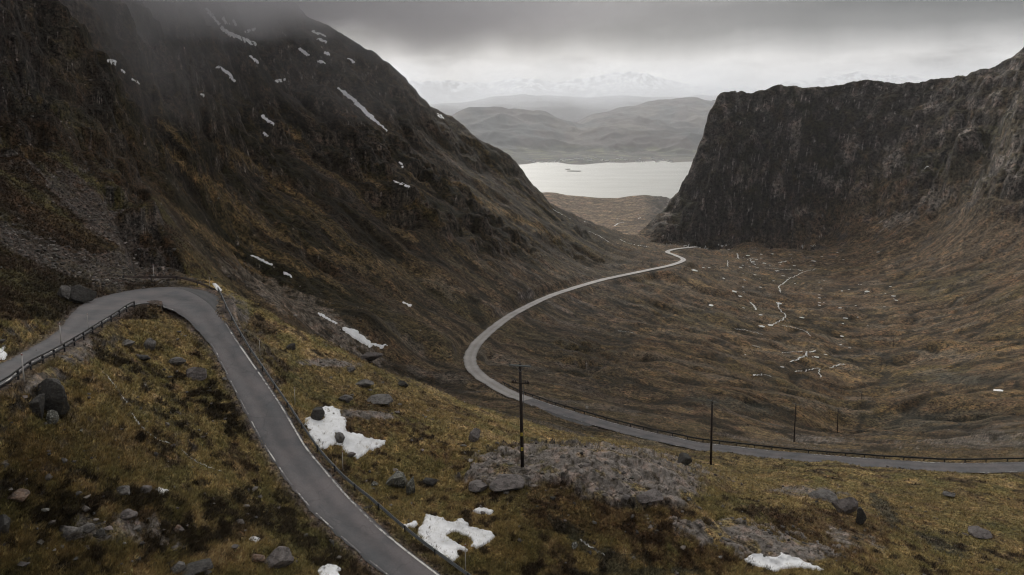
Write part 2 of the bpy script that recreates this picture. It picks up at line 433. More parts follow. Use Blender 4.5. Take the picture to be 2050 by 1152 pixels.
Z += slab * .55 * (np.round(3.2 * (n2(X / 5, Yb / 2.6, 123) + .4 * n2(X / 1.7, Yb / 1.1, 124))) / 3.2)
Z += .5 * slab + .25 * slab * np.abs(n2(X / 3.4, Yb / 2.0, 120)) + .07 * slab * np.abs(n2(X / 1.1, Yb / .6, 121)) + .2 * slab2 * (1 + np.abs(n2(X / 2.2, Yb / 1.2, 122)))

# roads cut into the ground
def carve(C, hwv, z, inner, outer):
    global Z
    dd, ii = nearest(X, Yb, C, outer.max() + 4)
    m = ii >= 0
    h = hwv[ii[m]]; w = 1 - sstep(h + inner[ii[m]], h + outer[ii[m]], dd[m])
    Z[m] = Z[m] * (1 - w) + (z(ii[m], X[m], Yb[m]) - CAMZ) * w
    out = np.zeros_like(Z, np.float32); out[m] = 1 - sstep(h + .15 * inner[ii[m]], h + outer[ii[m]] * .6, dd[m])
    return out
Cup = (UE_in + UE_out) / 2; hwup = np.linalg.norm(UE_out[:, :2] - UE_in[:, :2], axis=1) / 2
ax = (UE_out - UE_in)
def zup(i, x, y):
    t = ((x - UE_in[i, 0]) * ax[i, 0] + (y - UE_in[i, 1]) * ax[i, 1]) / (ax[i, 0] ** 2 + ax[i, 1] ** 2)
    return UE_in[i, 2] + np.clip(t, -.3, 1.3) * ax[i, 2] - .10
o1 = np.ones(len(Cup))
verge_up = carve(Cup, hwup, zup, .35 * o1, 2.0 * o1)
sc = np.interp(lowW[:, 1], [100, 200, 500, 950], [1, 1.5, 3, 5])
verge_lo = carve(lowW, low_hw, lambda i, x, y: lowW[i, 2] - .12 * sc[i], .5 * sc, 2.6 * sc)
PX, PY = proj(X, Yb, Z + CAMZ)
print('relief', time.time() - T0)

# ------------------------------------------------------------------ what grows or lies where (base colour of the ground itself)
gz_r = np.gradient(Z, axis=0) / np.maximum(np.gradient(Yb, axis=0), 1e-4)
gz_a = np.gradient(Z, axis=1) / np.gradient(X, axis=1)
slope = np.hypot(gz_r, gz_a)
slopeS = blur(blur(slope, 1, 0), 1, 1)
def col(r, g, b): return np.array([r, g, b], np.float32)
GOLD = col(.150, .108, .047); TAN = col(.165, .120, .066); OLIVE = col(.080, .069, .027); MOSS = col(.042, .041, .015)
RUST = col(.088, .050, .025); BROWN = col(.076, .053, .034); DARK = col(.022, .017, .010); HEATH = col(.045, .030, .017)
ROCK = col(.120, .106, .095); ROCKD = col(.044, .039, .037); SCREE = col(.115, .097, .090); PALE = col(.34, .31, .29)
def mix(c, k, w):
    w = np.clip(w, 0, 1)[..., None].astype(np.float32); return c * (1 - w) + k * w
fine = n2(X / .9, Yb / .9, 130); mid = n2(X / 4, Yb / 3.4, 131); 
ps = np.maximum(pxs * 4.5, .3)
def pn(k, s=200): # noise at a few picture points, any distance: octave chosen by distance
    lv = np.log2(ps * k); i = np.floor(lv); f = (lv - i).astype(np.float32)
    o = np.zeros_like(Yb, np.float32)
    for q in np.unique(i):
        for b, wgt in ((0, 1 - f), (1, f)):
            m = (i == q); L = 2.0 ** (q + b)
            o[m] += wgt[m] * n3(X[m] / L, Yb[m] / L, Z[m] / L, s + int(q) + b)
    return o
s1 = pn(1, 200); s2 = pn(2.6, 220); s3 = pn(7, 240); s4 = pn(18, 260)
print('noise', time.time() - T0)
# foreground moor
near = np.zeros(X.shape + (3,), np.float32) + OLIVE
near = mix(near, GOLD, .5 + 1.0 * s3 + .5 * s2)
near = mix(near, RUST, sstep(.16, .55, s4 + .5 * s2) * .6)
near = mix(near, TAN, sstep(.2, .5, s3 - .4 * s4 + .4 * s1) * .6)
near = mix(near, MOSS, sstep(.05, .45, n2(X / 9, Yb / 9, 140) + .5 * s2) * .55)
near = mix(near, HEATH, sstep(.05, .40, n2(X / 5, Yb / 5, 141) * .8 + .6 * s2 + .3 * s1 - .08) * .85)
near = mix(near, DARK, sstep(.18, .42, s2 + .55 * s3) * .8)
near = near * 1.62 * np.array([.96, .95, .95], np.float32)
# glen floor
flo = np.zeros_like(near) + BROWN * 1.15
flo = mix(flo, TAN * .75, sstep(-.05, .45, s3 + .6 * s2 + .45 * sstep(520, 760, PY) - .20) * .85)
flo = mix(flo, TAN * 1.0, sstep(.1, .5, n2(X / 44, Yb / 34, 148) + .6 * s3 + .3 * s2 - .12) * .6)
flo = mix(flo, OLIVE * .8, sstep(.0, .5, n2(X / 90, Yb / 50, 142) + .4 * s3) * .55)
flo = mix(flo, RUST * .8, sstep(.0, .5, n2(X / 120, Yb / 60, 143) + .3 * s3) * .4)
flo = mix(flo, DARK * 1.2, sstep(.10, .45, s2 + .5 * s4 + .35 * s1) * .7)
flo = mix(flo, TAN * .95, sstep(.25, .5, s1 * .7 + s2 * .6 - .2 * s4) * .6)
flo = mix(flo, DARK * 1.1, sstep(.84, .95, hag) * .8)
hag2 = ridged(n2(X / 70 + .3 * n2(X / 20, Yb / 20, 195), Yb / 22, 196)) * .5 + .5
flo = mix(flo, DARK * 1.1, sstep(.93, .98, hag2) * .8)
flo = mix(flo, ROCK, sstep(.34, .5, n2(X / 30, Yb / 14, 144) + .5 * s2) * .5)
# left slope
lef = np.zeros_like(near) + col(.043, .033, .021)
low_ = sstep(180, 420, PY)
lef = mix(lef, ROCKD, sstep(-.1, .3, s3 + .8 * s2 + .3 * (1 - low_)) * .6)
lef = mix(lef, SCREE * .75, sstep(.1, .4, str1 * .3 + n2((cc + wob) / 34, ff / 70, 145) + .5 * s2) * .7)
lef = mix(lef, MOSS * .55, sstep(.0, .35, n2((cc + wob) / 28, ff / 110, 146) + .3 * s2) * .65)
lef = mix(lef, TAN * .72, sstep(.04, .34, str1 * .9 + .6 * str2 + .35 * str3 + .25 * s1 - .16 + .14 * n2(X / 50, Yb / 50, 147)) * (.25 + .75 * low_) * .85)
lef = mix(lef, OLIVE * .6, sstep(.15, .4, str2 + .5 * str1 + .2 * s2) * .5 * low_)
lef = mix(lef, TAN * .5, sstep(.2, .45, s1 * .8 + s3 * .5 - .1) * .5)
lef = mix(lef, ROCKD * .7, CR * sstep(.0, .3, s2 + .6 * s3 + .3 * s1) * .8)
lef = mix(lef, OLIVE * .55, CR * sstep(.1, .4, s3 - .5 * s2) * .6)
lef = mix(lef, DARK, sstep(.12, .4, -str1 * .7 - .5 * str2 + .5 * s2) * .55)
def band(pts, w, lam=6.0, nz=.9, y0=90, y1=900):
    pts = np.array(pts, float); out = np.full(PX.shape, 9., np.float32); w = np.asarray(w, float)
    m = (PX > pts[:, 0].min() - 60) & (PX < pts[:, 0].max() + 60) & (PY > pts[:, 1].min() - 60) & (PY < pts[:, 1].max() + 60) & (Yb > y0) & (Yb < y1)
    x = PX[m]; y = PY[m]; L = Yb[m] / 692 * lam
    L = 2.0 ** np.round(np.log2(L)); j = n2(X[m] / L / 2, Yb[m] / L / 2, 190) + .6 * n2(X[m] / L, Yb[m] / L, 191)
    best = np.full(x.shape, 9.)
    for p, q, wp, wq in zip(pts[:-1], pts[1:], w[:-1], w[1:]):
        dx, dy = q - p; t = np.clip(((x - p[0]) * dx + (y - p[1]) * dy) / (dx * dx + dy * dy), 0, 1)
        best = np.minimum(best, np.hypot(x - p[0] - t * dx, y - p[1] - t * dy) / (wp + (wq - wp) * t))
    out[m] = best + nz * j
    return sstep(1.25, .6, out)
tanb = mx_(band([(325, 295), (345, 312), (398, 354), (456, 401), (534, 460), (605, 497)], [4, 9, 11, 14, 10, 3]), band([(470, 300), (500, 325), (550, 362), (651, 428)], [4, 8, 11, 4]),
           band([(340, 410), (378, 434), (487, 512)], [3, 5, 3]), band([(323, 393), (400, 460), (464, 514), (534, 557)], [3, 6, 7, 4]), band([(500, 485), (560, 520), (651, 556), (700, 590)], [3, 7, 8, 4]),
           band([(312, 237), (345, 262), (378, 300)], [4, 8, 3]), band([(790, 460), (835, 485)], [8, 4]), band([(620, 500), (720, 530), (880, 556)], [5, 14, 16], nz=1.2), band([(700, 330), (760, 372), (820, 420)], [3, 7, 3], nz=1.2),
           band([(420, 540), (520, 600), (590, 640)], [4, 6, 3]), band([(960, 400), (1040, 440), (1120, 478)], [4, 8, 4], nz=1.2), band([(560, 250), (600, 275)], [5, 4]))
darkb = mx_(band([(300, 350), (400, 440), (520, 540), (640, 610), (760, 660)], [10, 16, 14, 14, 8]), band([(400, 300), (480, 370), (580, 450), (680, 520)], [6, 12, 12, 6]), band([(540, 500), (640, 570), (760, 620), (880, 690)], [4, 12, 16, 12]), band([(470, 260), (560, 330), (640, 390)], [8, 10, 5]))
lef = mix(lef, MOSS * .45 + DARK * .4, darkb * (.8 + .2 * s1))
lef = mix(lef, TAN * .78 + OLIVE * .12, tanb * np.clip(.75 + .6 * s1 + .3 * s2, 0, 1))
# near left slope under the crags: scree tongues
nl = sstep(430, 330, PX) * sstep(45, 60, Yb) * (PY < 640)
tongue = mx_(blob(195, 430, 120, 34, 40, lam=4, nz=.5, y0=60), blob(90, 505, 190, 26, 24, lam=4, nz=.5, y0=50), blob(230, 535, 120, 30, 10, lam=4, nz=.6, y0=60))
nlf = mix(np.zeros_like(near) + HEATH, OLIVE * .8, sstep(-.1, .4, n2(X / 10, Yb / 8, 150) + .6 * s2))
nlf = mix(nlf, RUST * .8, sstep(.1, .5, n2(X / 12, Yb / 9, 151) + .4 * s2) * .6)
nlf = mix(nlf, GOLD * .8, sstep(.2, .5, s3 + .3 * s2) * sstep(480, 600, PY))
nlf = mix(nlf, DARK, sstep(.1, .4, s2 + .4 * s3) * .6)
nlf = mix(nlf, SCREE * .74 , tongue * (.55 + .5 * s1))
# right slopes
rig = np.zeros_like(near) + col(.050, .040, .027)
rig = mix(rig, ROCKD, sstep(-.1, .3, s2 + s3 * .6 + .35 * R_crag) * .8)
flat_ = sstep(1.0, .6, slopeS / np.maximum(blur(blur(slope, 14, 0), 14, 1), .3)) * sstep(.3, .6, slopeS + .3)
rig = mix(rig, col(.075, .062, .036), flat_ * (.5 + .6 * s2))
rig = mix(rig, BROWN * .9, sstep(.0, .4, .35 * rs1 + s3 + .4 * s2 + .5 * sstep(330, 470, PY) - .2) * .7)
rig = mix(rig, MOSS * .8, sstep(.15, .4, n2((rc + rw) / 60, rf / 120, 152) + .3 * s2) * .5)
rig = mix(rig, ROCK * 1.0, sstep(.26, .46, ridged(n3(X / 55, Yb / 55, Z / 80, 153)) * .4 + .7 * s2 + rs2 * .5 - .1) * .75)
pale = mx_(blob(1592, 285, 11, 42, 12, lam=24, nz=.5), blob(1556, 372, 11, 24, 8, lam=20, nz=.5), blob(1650, 355, 36, 12, 25, lam=20, nz=.6), blob(1880, 392, 34, 20, -20, lam=20, nz=.7), blob(1785, 322, 16, 32, 20, lam=20, nz=.7), blob(1940, 262, 14, 22, 30, lam=20, nz=.6),
    blob(1955, 290, 60, 7, 38, lam=16, nz=.6), blob(1700, 300, 12, 30, 25, lam=18, nz=.6), blob(1590, 430, 30, 8, -20, lam=16, nz=.7), blob(1800, 440, 40, 12, -20, lam=16, nz=.8), blob(1485, 340, 8, 22, 15, lam=16, nz=.7), blob(1350, 395, 10, 22, 30, lam=16, nz=.7), blob(1335, 432, 16, 6, -30, lam=14, nz=.7),
    blob(2010, 330, 40, 8, 40, lam=16, nz=.7), blob(1860, 215, 8, 18, 30, lam=16, nz=.7))

rig = mix(rig, col(.080, .060, .038), mx_(band([(1500, 470), (1640, 400), (1760, 330), (1860, 260)], [4, 16, 12, 6], lam=8, y0=500, y1=1300), band([(1750, 420), (1850, 400), (1990, 330)], [6, 8, 5], lam=8, y0=500, y1=1300)) * .6)
rig = mix(rig, ROCK * 1.3, band([(1425, 488), (1470, 482), (1520, 475), (1560, 467), (1600, 456)], [2, 2.5, 2.5, 2.5, 2], lam=4, y0=500, y1=1300, nz=1.3) * .8)
# scree runs down from the crag's foot
rig = mix(rig, SCREE * .7, mx_(blob(1450, 455, 75, 6, -35, lam=40, nz=.2), blob(1540, 440, 110, 5, -36, lam=40, nz=.25)) * .9)
moo = np.zeros_like(near) + BROWN * 1.35
moo = mix(moo, TAN, sstep(-.1, .4, s2 + .6 * s3) * .7)
moo = mix(moo, HEATH, sstep(.1, .4, s3 + .3 * s1) * .6)
W_l = R_left; W_r = np.clip(R_rs + sstep(1450, 1750, PX) * sstep(480, 400, PY), 0, 1)
W_f = sstep(95, 150, Yb)
alb = near
alb = alb * (1 - W_f[..., None]) + flo * W_f[..., None]
alb = alb * (1 - nl[..., None]) + nlf * nl[..., None]
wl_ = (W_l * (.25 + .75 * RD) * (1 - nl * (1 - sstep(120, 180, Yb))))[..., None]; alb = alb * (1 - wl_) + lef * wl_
alb = alb * (1 - W_r[..., None]) + rig * W_r[..., None]
wm = (sstep(1250, 1500, Yb) * (1 - R_rs))[..., None]; alb = alb * (1 - wm) + moo * wm
del near, flo, lef, nlf, rig, moo
# dark heather banks, rust patches, rock pavements of the foreground
dk = mx_(blob(90, 800, 52, 30, 30, lam=1.5, y1=60), blob(440, 800, 60, 42, 30, lam=2, nz=.5, y1=70), blob(470, 850, 50, 26, 20, lam=2, nz=.5, y1=70), blob(560, 1040, 85, 32, 40, lam=2, nz=.5, y1=70),
         blob(480, 1030, 80, 30, 10, lam=2, nz=.6, y1=70), blob(350, 1075, 90, 30, 5, lam=2, nz=.6, y1=70), blob(300, 1000, 70, 22, 0, lam=2, nz=.6, y1=60), blob(660, 1100, 50, 20, 35, lam=2, nz=.5, y1=70),
         blob(30, 960, 50, 24, 0, lam=2, nz=.6, y1=60), blob(100, 1040, 80, 30, 10, lam=2, nz=.6, y1=60), blob(340, 830, 42, 14, 30, lam=1.5, nz=.6, y1=70), blob(250, 730, 50, 14, 20, lam=2, nz=.6, y1=80), blob(140, 590, 45, 28, 0, lam=2, nz=.4, y0=40, y1=85), blob(90, 570, 40, 22, 0, lam=2, nz=.5, y0=40, y1=85))
dk = np.maximum(dk * sstep(-.55, .15, s2 + .8 * s1 + .6 * s3), sstep(.30, .55, n2(X / 3.2, Yb / 3.0, 193) + .6 * s1 + .35 * s2) * sstep(95, 75, Yb) * sstep(700, 500, PX) * .8)
alb = mix(alb, (DARK * .7 + MOSS * .35), dk * .9)
rust = mx_(blob(1200, 1040, 170, 42, 12, lam=4, nz=.5, y1=80), blob(1110, 985, 70, 26, 0, lam=3, nz=.5, y1=80), blob(1650, 1060, 130, 50, 0, lam=4, nz=.6, y1=85), blob(740, 830, 80, 40, 0, lam=4, nz=.6, y1=85), blob(1400, 1120, 90, 26, 0, lam=4, nz=.6, y1=85))
alb = mix(alb, RUST * (.85), rust * (.6 + .5 * s1))
gold = mx_(blob(180, 900, 120, 60, 0, lam=4, nz=.6, y1=70), blob(330, 665, 70, 30, 0, lam=4, nz=.5, y0=55, y1=80), blob(1180, 880, 160, 22, 5, lam=4, nz=.5, y0=60, y1=125), blob(830, 800, 150, 26, 28, lam=4, nz=.5, y0=60, y1=100), blob(660, 760, 80, 30, 20, lam=4, nz=.5, y0=60, y1=100), blob(1850, 1010, 200, 34, 4, lam=5, nz=.5, y0=60, y1=110), blob(1500, 960, 120, 26, 4, lam=5, nz=.5, y0=70, y1=115))
alb = mix(alb, GOLD * 1.0, gold * (.45 + .5 * s1))
rockm = mx_(slab, slab2, blob(660, 727, 60, 8, 2, lam=1.6, y0=60, y1=100), blob(730, 830, 55, 8, 3, lam=1.4, nz=.6, y0=60, y1=90), blob(470, 620, 30, 24, 40, lam=1.5, nz=.7, y0=70, y1=100),
            blob(395, 640, 34, 24, 30, lam=1.5, nz=.8, y1=85) * .7, blob(150, 700, 40, 22, -25, lam=1.2, nz=.7, y1=70) * .8, blob(80, 760, 60, 14, -30, lam=1.2, nz=.7, y1=60) * .7, blob(500, 700, 30, 80, -30, lam=1.5, nz=.8, y1=85) * .4, blob(1700, 1080, 50, 18, 8, lam=1.6, nz=.7, y1=80) * .7,
            blob(1620, 985, 60, 10, 4, lam=1.6, nz=.6, y1=90) * .8, blob(230, 1055, 110, 22, 4, lam=1.4, nz=.9, y1=60) * .75, blob(620, 560, 10, 8, y1=1), blob(1230, 845, 40, 6, y1=1),
            blob(560, 590, 130, 22, 30, lam=5, nz=.7, y0=110, y1=220) * .75, blob(650, 645, 120, 26, 35, lam=5, nz=.7, y0=110, y1=220) * .75, blob(1940, 880, 120, 16, 0, lam=6, nz=.8, y0=120, y1=190) * .6, blob(1640, 880, 60, 8, 0, lam=6, nz=.7, y0=120, y1=190) * .6)
rockc = ROCK * (1.25 + .35 * s1 + .45 * s2 + .3 * s3)[..., None]
seam = 1.3 * sstep(.76, .93, 1 - 2.2 * np.abs(n2(X / 2.6 + .5 * mid, Yb / .9 + .6 * fine, 181))) + sstep(.84, .95, 1 - 2.2 * np.abs(n2(X / .9, Yb / 1.3, 182))) * .7
moss = sstep(.12, .40, n2(X / 3.2, Yb / 2.2, 183) + .5 * s2 + .3 * s1)
rw_ = 0
w = (np.clip(rockm * (1.15 + .9 * s1) * (1 - .9 * moss), 0, 1))[..., None]; alb = alb * (1 - w) + rockc * w
alb = mix(alb, DARK * 1.6, np.clip(seam, 0, 1) * rockm * .7)
# bare rock wherever it is steep
lim = np.where(Yb < 100, 1.1, 1.0) + .25 * (1 - W_r) * (1 - R_butt)
sm = blur(blur(slope, 14, 0), 14, 1)
lim = np.maximum(lim, sm * 1.12)
steep = sstep(lim, lim * 1.5, slopeS * (1 + .35 * s2 + .25 * s1))
sc_ = (steep * np.clip(1.0 - .5 * s3, 0, 1))[..., None]
rkc = (ROCKD + (ROCK - ROCKD) * np.clip(.25 + .9 * s1 + .5 * s2, 0, 1)[..., None])
alb = alb * (1 - .8 * sc_) + rkc * .8 * sc_
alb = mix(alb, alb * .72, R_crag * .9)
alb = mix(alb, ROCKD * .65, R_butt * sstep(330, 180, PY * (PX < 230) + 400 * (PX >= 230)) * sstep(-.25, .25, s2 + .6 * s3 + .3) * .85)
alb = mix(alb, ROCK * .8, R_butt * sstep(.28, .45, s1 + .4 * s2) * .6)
alb = mix(alb, alb * np.array([.88, .82, .70], np.float32), W_l * RD)
alb = mix(alb, alb * np.array([.95, .89, .75], np.float32), R_floor)
_yl = np.interp(PX, [1540, 1580, 1620, 1680, 1760, 1850, 1950, 2100], [475, 462, 425, 385, 345, 350, 400, 430])
apron = sstep(-14, 14, PY - _yl + 14 * s3 + 10 * s2) * (PX > 1500) * (Yb > 450) * sstep(560, 500, PY)
alb = mix(alb, BROWN * .95 + TAN * .12, apron * np.clip(.62 + .5 * s1 - .3 * pale, 0, 1) * .85)
alb = mix(alb, ROCKD * 1.2, sstep(.25, .45, s2 + .6 * s3) * apron * .7)
alb = mix(alb, ROCK * 1.2, pale * np.clip(.6 + .9 * s1 + .4 * s2, 0, 1) * .9)
# pale lichen and quartz flecks
fl_ = sstep(.40, .52, pn(.55, 300)) * np.clip(.25 * rockm + steep + .12 + tongue * .6, 0, 1)
alb = mix(alb, PALE * .8, fl_ * .55)
# gravel verges
alb = mix(alb, col(.085, .068, .060) * (1), np.clip(verge_up * (.75 + .6 * s1), 0, 1))
alb = mix(alb, col(.080, .060, .045), np.clip(verge_lo * (.4 + .6 * s1), 0, 1) * sstep(260, 150, Yb))
# dark wet streak and peaty hollows
wet = mx_(blob(1150, 1075, 60, 14, 40, lam=1.5, nz=.7, y1=80), blob(1230, 1120, 60, 16, 10, lam=1.5, nz=.7, y1=80), blob(1770, 1020, 40, 14, 50, lam=1.5, nz=.6, y1=90), blob(1880, 1090, 60, 10, 25, lam=1.5, nz=.6, y1=90), blob(1290, 1145, 120, 10, 0, lam=1.5, nz=.6, y1=80), blob(1920, 760, 60, 10, 0, lam=8, nz=.5), blob(1960, 755, 120, 12, -3, lam=8, nz=.6) * .5,
          blob(1440, 805, 60, 9, 8, lam=6, nz=.6, y0=150), blob(1500, 815, 50, 9, 12, lam=6, nz=.6, y0=150), blob(1860, 840, 130, 20, 0, lam=12, nz=.7, y0=150) * .6)
alb = mix(alb, col(.045, .046, .036), wet * .7)
_l = np.clip(alb.mean(-1, keepdims=True), .004, .5); alb = alb * np.clip((_l / .078) ** .30, .3, 1.35) * .97
rough_rock = np.clip(.4 * rockm + steep + tongue * .7 + .5 * W_r + .4 * W_l * (1 - low_), 0, 1).astype(np.float32)
print('colour', time.time() - T0)

# ------------------------------------------------------------------ helpers for meshes
scene = bpy.context.scene
COL = scene.collection
def tag(o, label=None, cat=None, group=None, kind=None):
    if label: o['label'] = label
    if cat: o['category'] = cat
    if group: o['group'] = group
    if kind: o['kind'] = kind
    return o
def np_mesh(name, V, Fc, mat=None, smooth=True, parent=None):
    V = np.ascontiguousarray(V, np.float32); Fc = np.ascontiguousarray(Fc, np.int32)
    me = bpy.data.meshes.new(name); k = Fc.shape[1]
    me.vertices.add(len(V)); me.vertices.foreach_set('co', V.ravel())
    me.loops.add(Fc.size); me.loops.foreach_set('vertex_index', Fc.ravel())
    me.polygons.add(len(Fc)); me.polygons.foreach_set('loop_start', np.arange(0, Fc.size, k, dtype=np.int32))
    me.polygons.foreach_set('use_smooth', np.full(len(Fc), smooth))
    me.update(calc_edges=True)
    if mat: me.materials.append(mat)
    ob = bpy.data.objects.new(name, me); COL.objects.link(ob)
    if parent: ob.parent = parent
    return ob
def grid_faces(r, c, off=0):
    i = np.arange((r - 1) * c).reshape(r - 1, c)[:, :-1].ravel() + off
    return np.stack([i, i + 1, i + 1 + c, i + c], 1)
def add_attr(ob, name, A):
    A = np.asarray(A, np.float32)
    if A.ndim == 2:
        at = ob.data.attributes.new(name, 'FLOAT_COLOR', 'POINT')
        at.data.foreach_set('color', np.concatenate([A, np.ones((len(A), 1), np.float32)], 1).ravel())
    else:
        at = ob.data.attributes.new(name, 'FLOAT', 'POINT'); at.data.foreach_set('value', A.ravel())

class NT:
    def __init__(s, name, world=False):
        if world:
            s.m = bpy.data.worlds.new(name); s.m.use_nodes = True
        else:
            s.m = bpy.data.materials.new(name); s.m.use_nodes = True
        s.t = s.m.node_tree; s.t.nodes.clear()
    def n(s, typ, **kw):
        nd = s.t.nodes.new(typ)
        for k, v in kw.items():
            if k.startswith('i_'):
                key = k[2:].replace('_', ' ')
                for ip in nd.inputs:
                    if ip.name == key and ip.enabled: break
                else: ip = nd.inputs[key]
                if isinstance(v, bpy.types.NodeSocket): s.t.links.new(v, ip)
                else: ip.default_value = v
            elif k.startswith('x'):
                ip = nd.inputs[int(k[1:])]
                if isinstance(v, bpy.types.NodeSocket): s.t.links.new(v, ip)
                else: ip.default_value = v
            else: setattr(nd, k, v)
        return nd
    def math(s, op, a, b=0.0, clamp=False, c=0.0): return s.n('ShaderNodeMath', operation=op, use_clamp=clamp, x0=a, x1=b, x2=c).outputs[0]
    def mix(s, f, a, b, blend='MIX'):
        nd = s.t.nodes.new('ShaderNodeMix'); nd.data_type = 'RGBA'; nd.blend_type = blend
        for ip, v in ((nd.inputs[0], f), (nd.inputs[6], a), (nd.inputs[7], b)):
            if isinstance(v, bpy.types.NodeSocket): s.t.links.new(v, ip)
            else: ip.default_value = v if not isinstance(v, tuple) or len(v) == 4 else (*v, 1)
        return nd.outputs[2]
    def noise(s, vec, scale, detail=2.0, rough=.5):
        kw = dict(i_Scale=scale, i_Detail=detail, i_Roughness=rough)
        if vec is not None: kw['i_Vector'] = vec
        return s.n('ShaderNodeTexNoise', **kw)
    def ramp(s, fac, stops):
        nd = s.n('ShaderNodeValToRGB', i_Fac=fac); cr = nd.color_ramp
        while len(cr.elements) < len(stops): cr.elements.new(.5)
        for e, (p, c) in zip(cr.elements, stops):
            e.position = p; e.color = (c, c, c, 1) if not isinstance(c, tuple) else (*c, 1)
        return nd.outputs[0]
    def out(s, surf=None, vol=None):
        nd = s.n('ShaderNodeOutputMaterial')
        if surf: s.t.links.new(surf, nd.inputs[0])
        if vol: s.t.links.new(vol, nd.inputs[1])
        return s.m

def simple(name, c, rough=.7, metal=0, nscale=6., namp=.35, bump=.0, coord='Object'):
    N = NT(name); tc = N.n('ShaderNodeTexCoord').outputs[coord]
    nz = N.noise(tc, nscale, 4, .6)
    f = N.math('MULTIPLY_ADD', nz.outputs[0], namp * 2, c=1 - namp)
    cc_ = N.n('ShaderNodeVectorMath', operation='SCALE', x0=(*c,), i_Scale=f).outputs[0]
    kw = dict(i_Base_Color=cc_, i_Roughness=rough, i_Metallic=metal)
    if bump: kw['i_Normal'] = N.n('ShaderNodeBump', i_Strength=bump, i_Distance=.05, i_Height=nz.outputs[0]).outputs[0]
    return N.out(N.n('ShaderNodeBsdfPrincipled', **kw).outputs[0])

# ------------------------------------------------------------------ ground mesh
def ground_mat():
    N = NT('moor_ground')
    pos = N.n('ShaderNodeNewGeometry').outputs['Position']
    alb_ = N.n('ShaderNodeAttribute', attribute_name='alb').outputs['Color']
    rk = N.n('ShaderNodeAttribute', attribute_name='rock').outputs['Fac']
    far = N.n('ShaderNodeAttribute', attribute_name='grain').outputs['Fac']     # grain size follows the size of the ground's own features
    lv = N.math('FLOOR', far); fr = N.math('SUBTRACT', far, lv)
    def oct_(k, base, det, rg):
        sc_ = N.math('MULTIPLY', N.math('POWER', 2.0, N.math('ADD', lv, float(k))), base)
        return N.noise(pos, sc_, det, rg).outputs[0]
    def bl(base, det, rg):
        p, q = oct_(0, base, det, rg), oct_(1, base, det, rg)
        return N.math('ADD', N.math('MULTIPLY', p, N.math('SUBTRACT', 1.0, fr)), N.math('MULTIPLY', q, fr))
    A = bl(.50, 3, .75); B = bl(.13, 2, .6)
    va = N.math('MULTIPLY_ADD', A, 7.0, c=-2.5)
    vb = N.math('MULTIPLY_ADD', B, 2.2, c=-.1)
    smo = N.n('ShaderNodeAttribute', attribute_name='smooth_rock').outputs['Fac']
    va = N.math('ADD', N.math('MULTIPLY', va, N.math('SUBTRACT', 1.0, smo)), smo)
    v = N.math('MULTIPLY', N.math('MAXIMUM', va, .12), vb)
    c = N.n('ShaderNodeVectorMath', operation='SCALE', x0=alb_, i_Scale=v).outputs[0]
    warm = N.mix(N.math('MULTIPLY', N.math('SUBTRACT', B, .5), 1.2, True), c, N.n('ShaderNodeVectorMath', operation='MULTIPLY', x0=c, x1=(1.5, .85, .6)).outputs[0])
    dist = N.math('DIVIDE', .9, N.math('POWER', 2.0, far))
    bp = N.n('ShaderNodeBump', i_Strength=N.math('MULTIPLY_ADD', rk, .35, c=.6), i_Distance=dist, i_Height=A).outputs[0]
    sh = N.n('ShaderNodeBsdfPrincipled', i_Base_Color=warm, i_Roughness=.92, i_Normal=bp)
    sh.inputs['Specular IOR Level'].default_value = .15
    return N.out(sh.outputs[0])
Z = np.minimum(Z, 640 + 8 * n2(X / 60, Yb / 60, 5))
V = np.stack([X, Yb, Z + CAMZ], -1)
GROUND = V.copy()
fc = grid_faces(NROW, NC)
keep = ~((V[..., 2] < -6).ravel()[fc].all(1))
ground = np_mesh('ground', V.reshape(-1, 3), fc[keep], ground_mat())
add_attr(ground, 'alb', np.clip(alb, .004, .8).reshape(-1, 3))
add_attr(ground, 'smooth_rock', (np.clip(rockm * w[..., 0], 0, 1) * .72).ravel())
add_attr(ground, 'rock', rough_rock.ravel())
add_attr(ground, 'grain', np.log2(1.0 / np.maximum(Yb / 692 * 1.6, .10)).ravel())
tag(ground, kind='structure')
print('ground', len(V.reshape(-1, 3)), time.time() - T0)

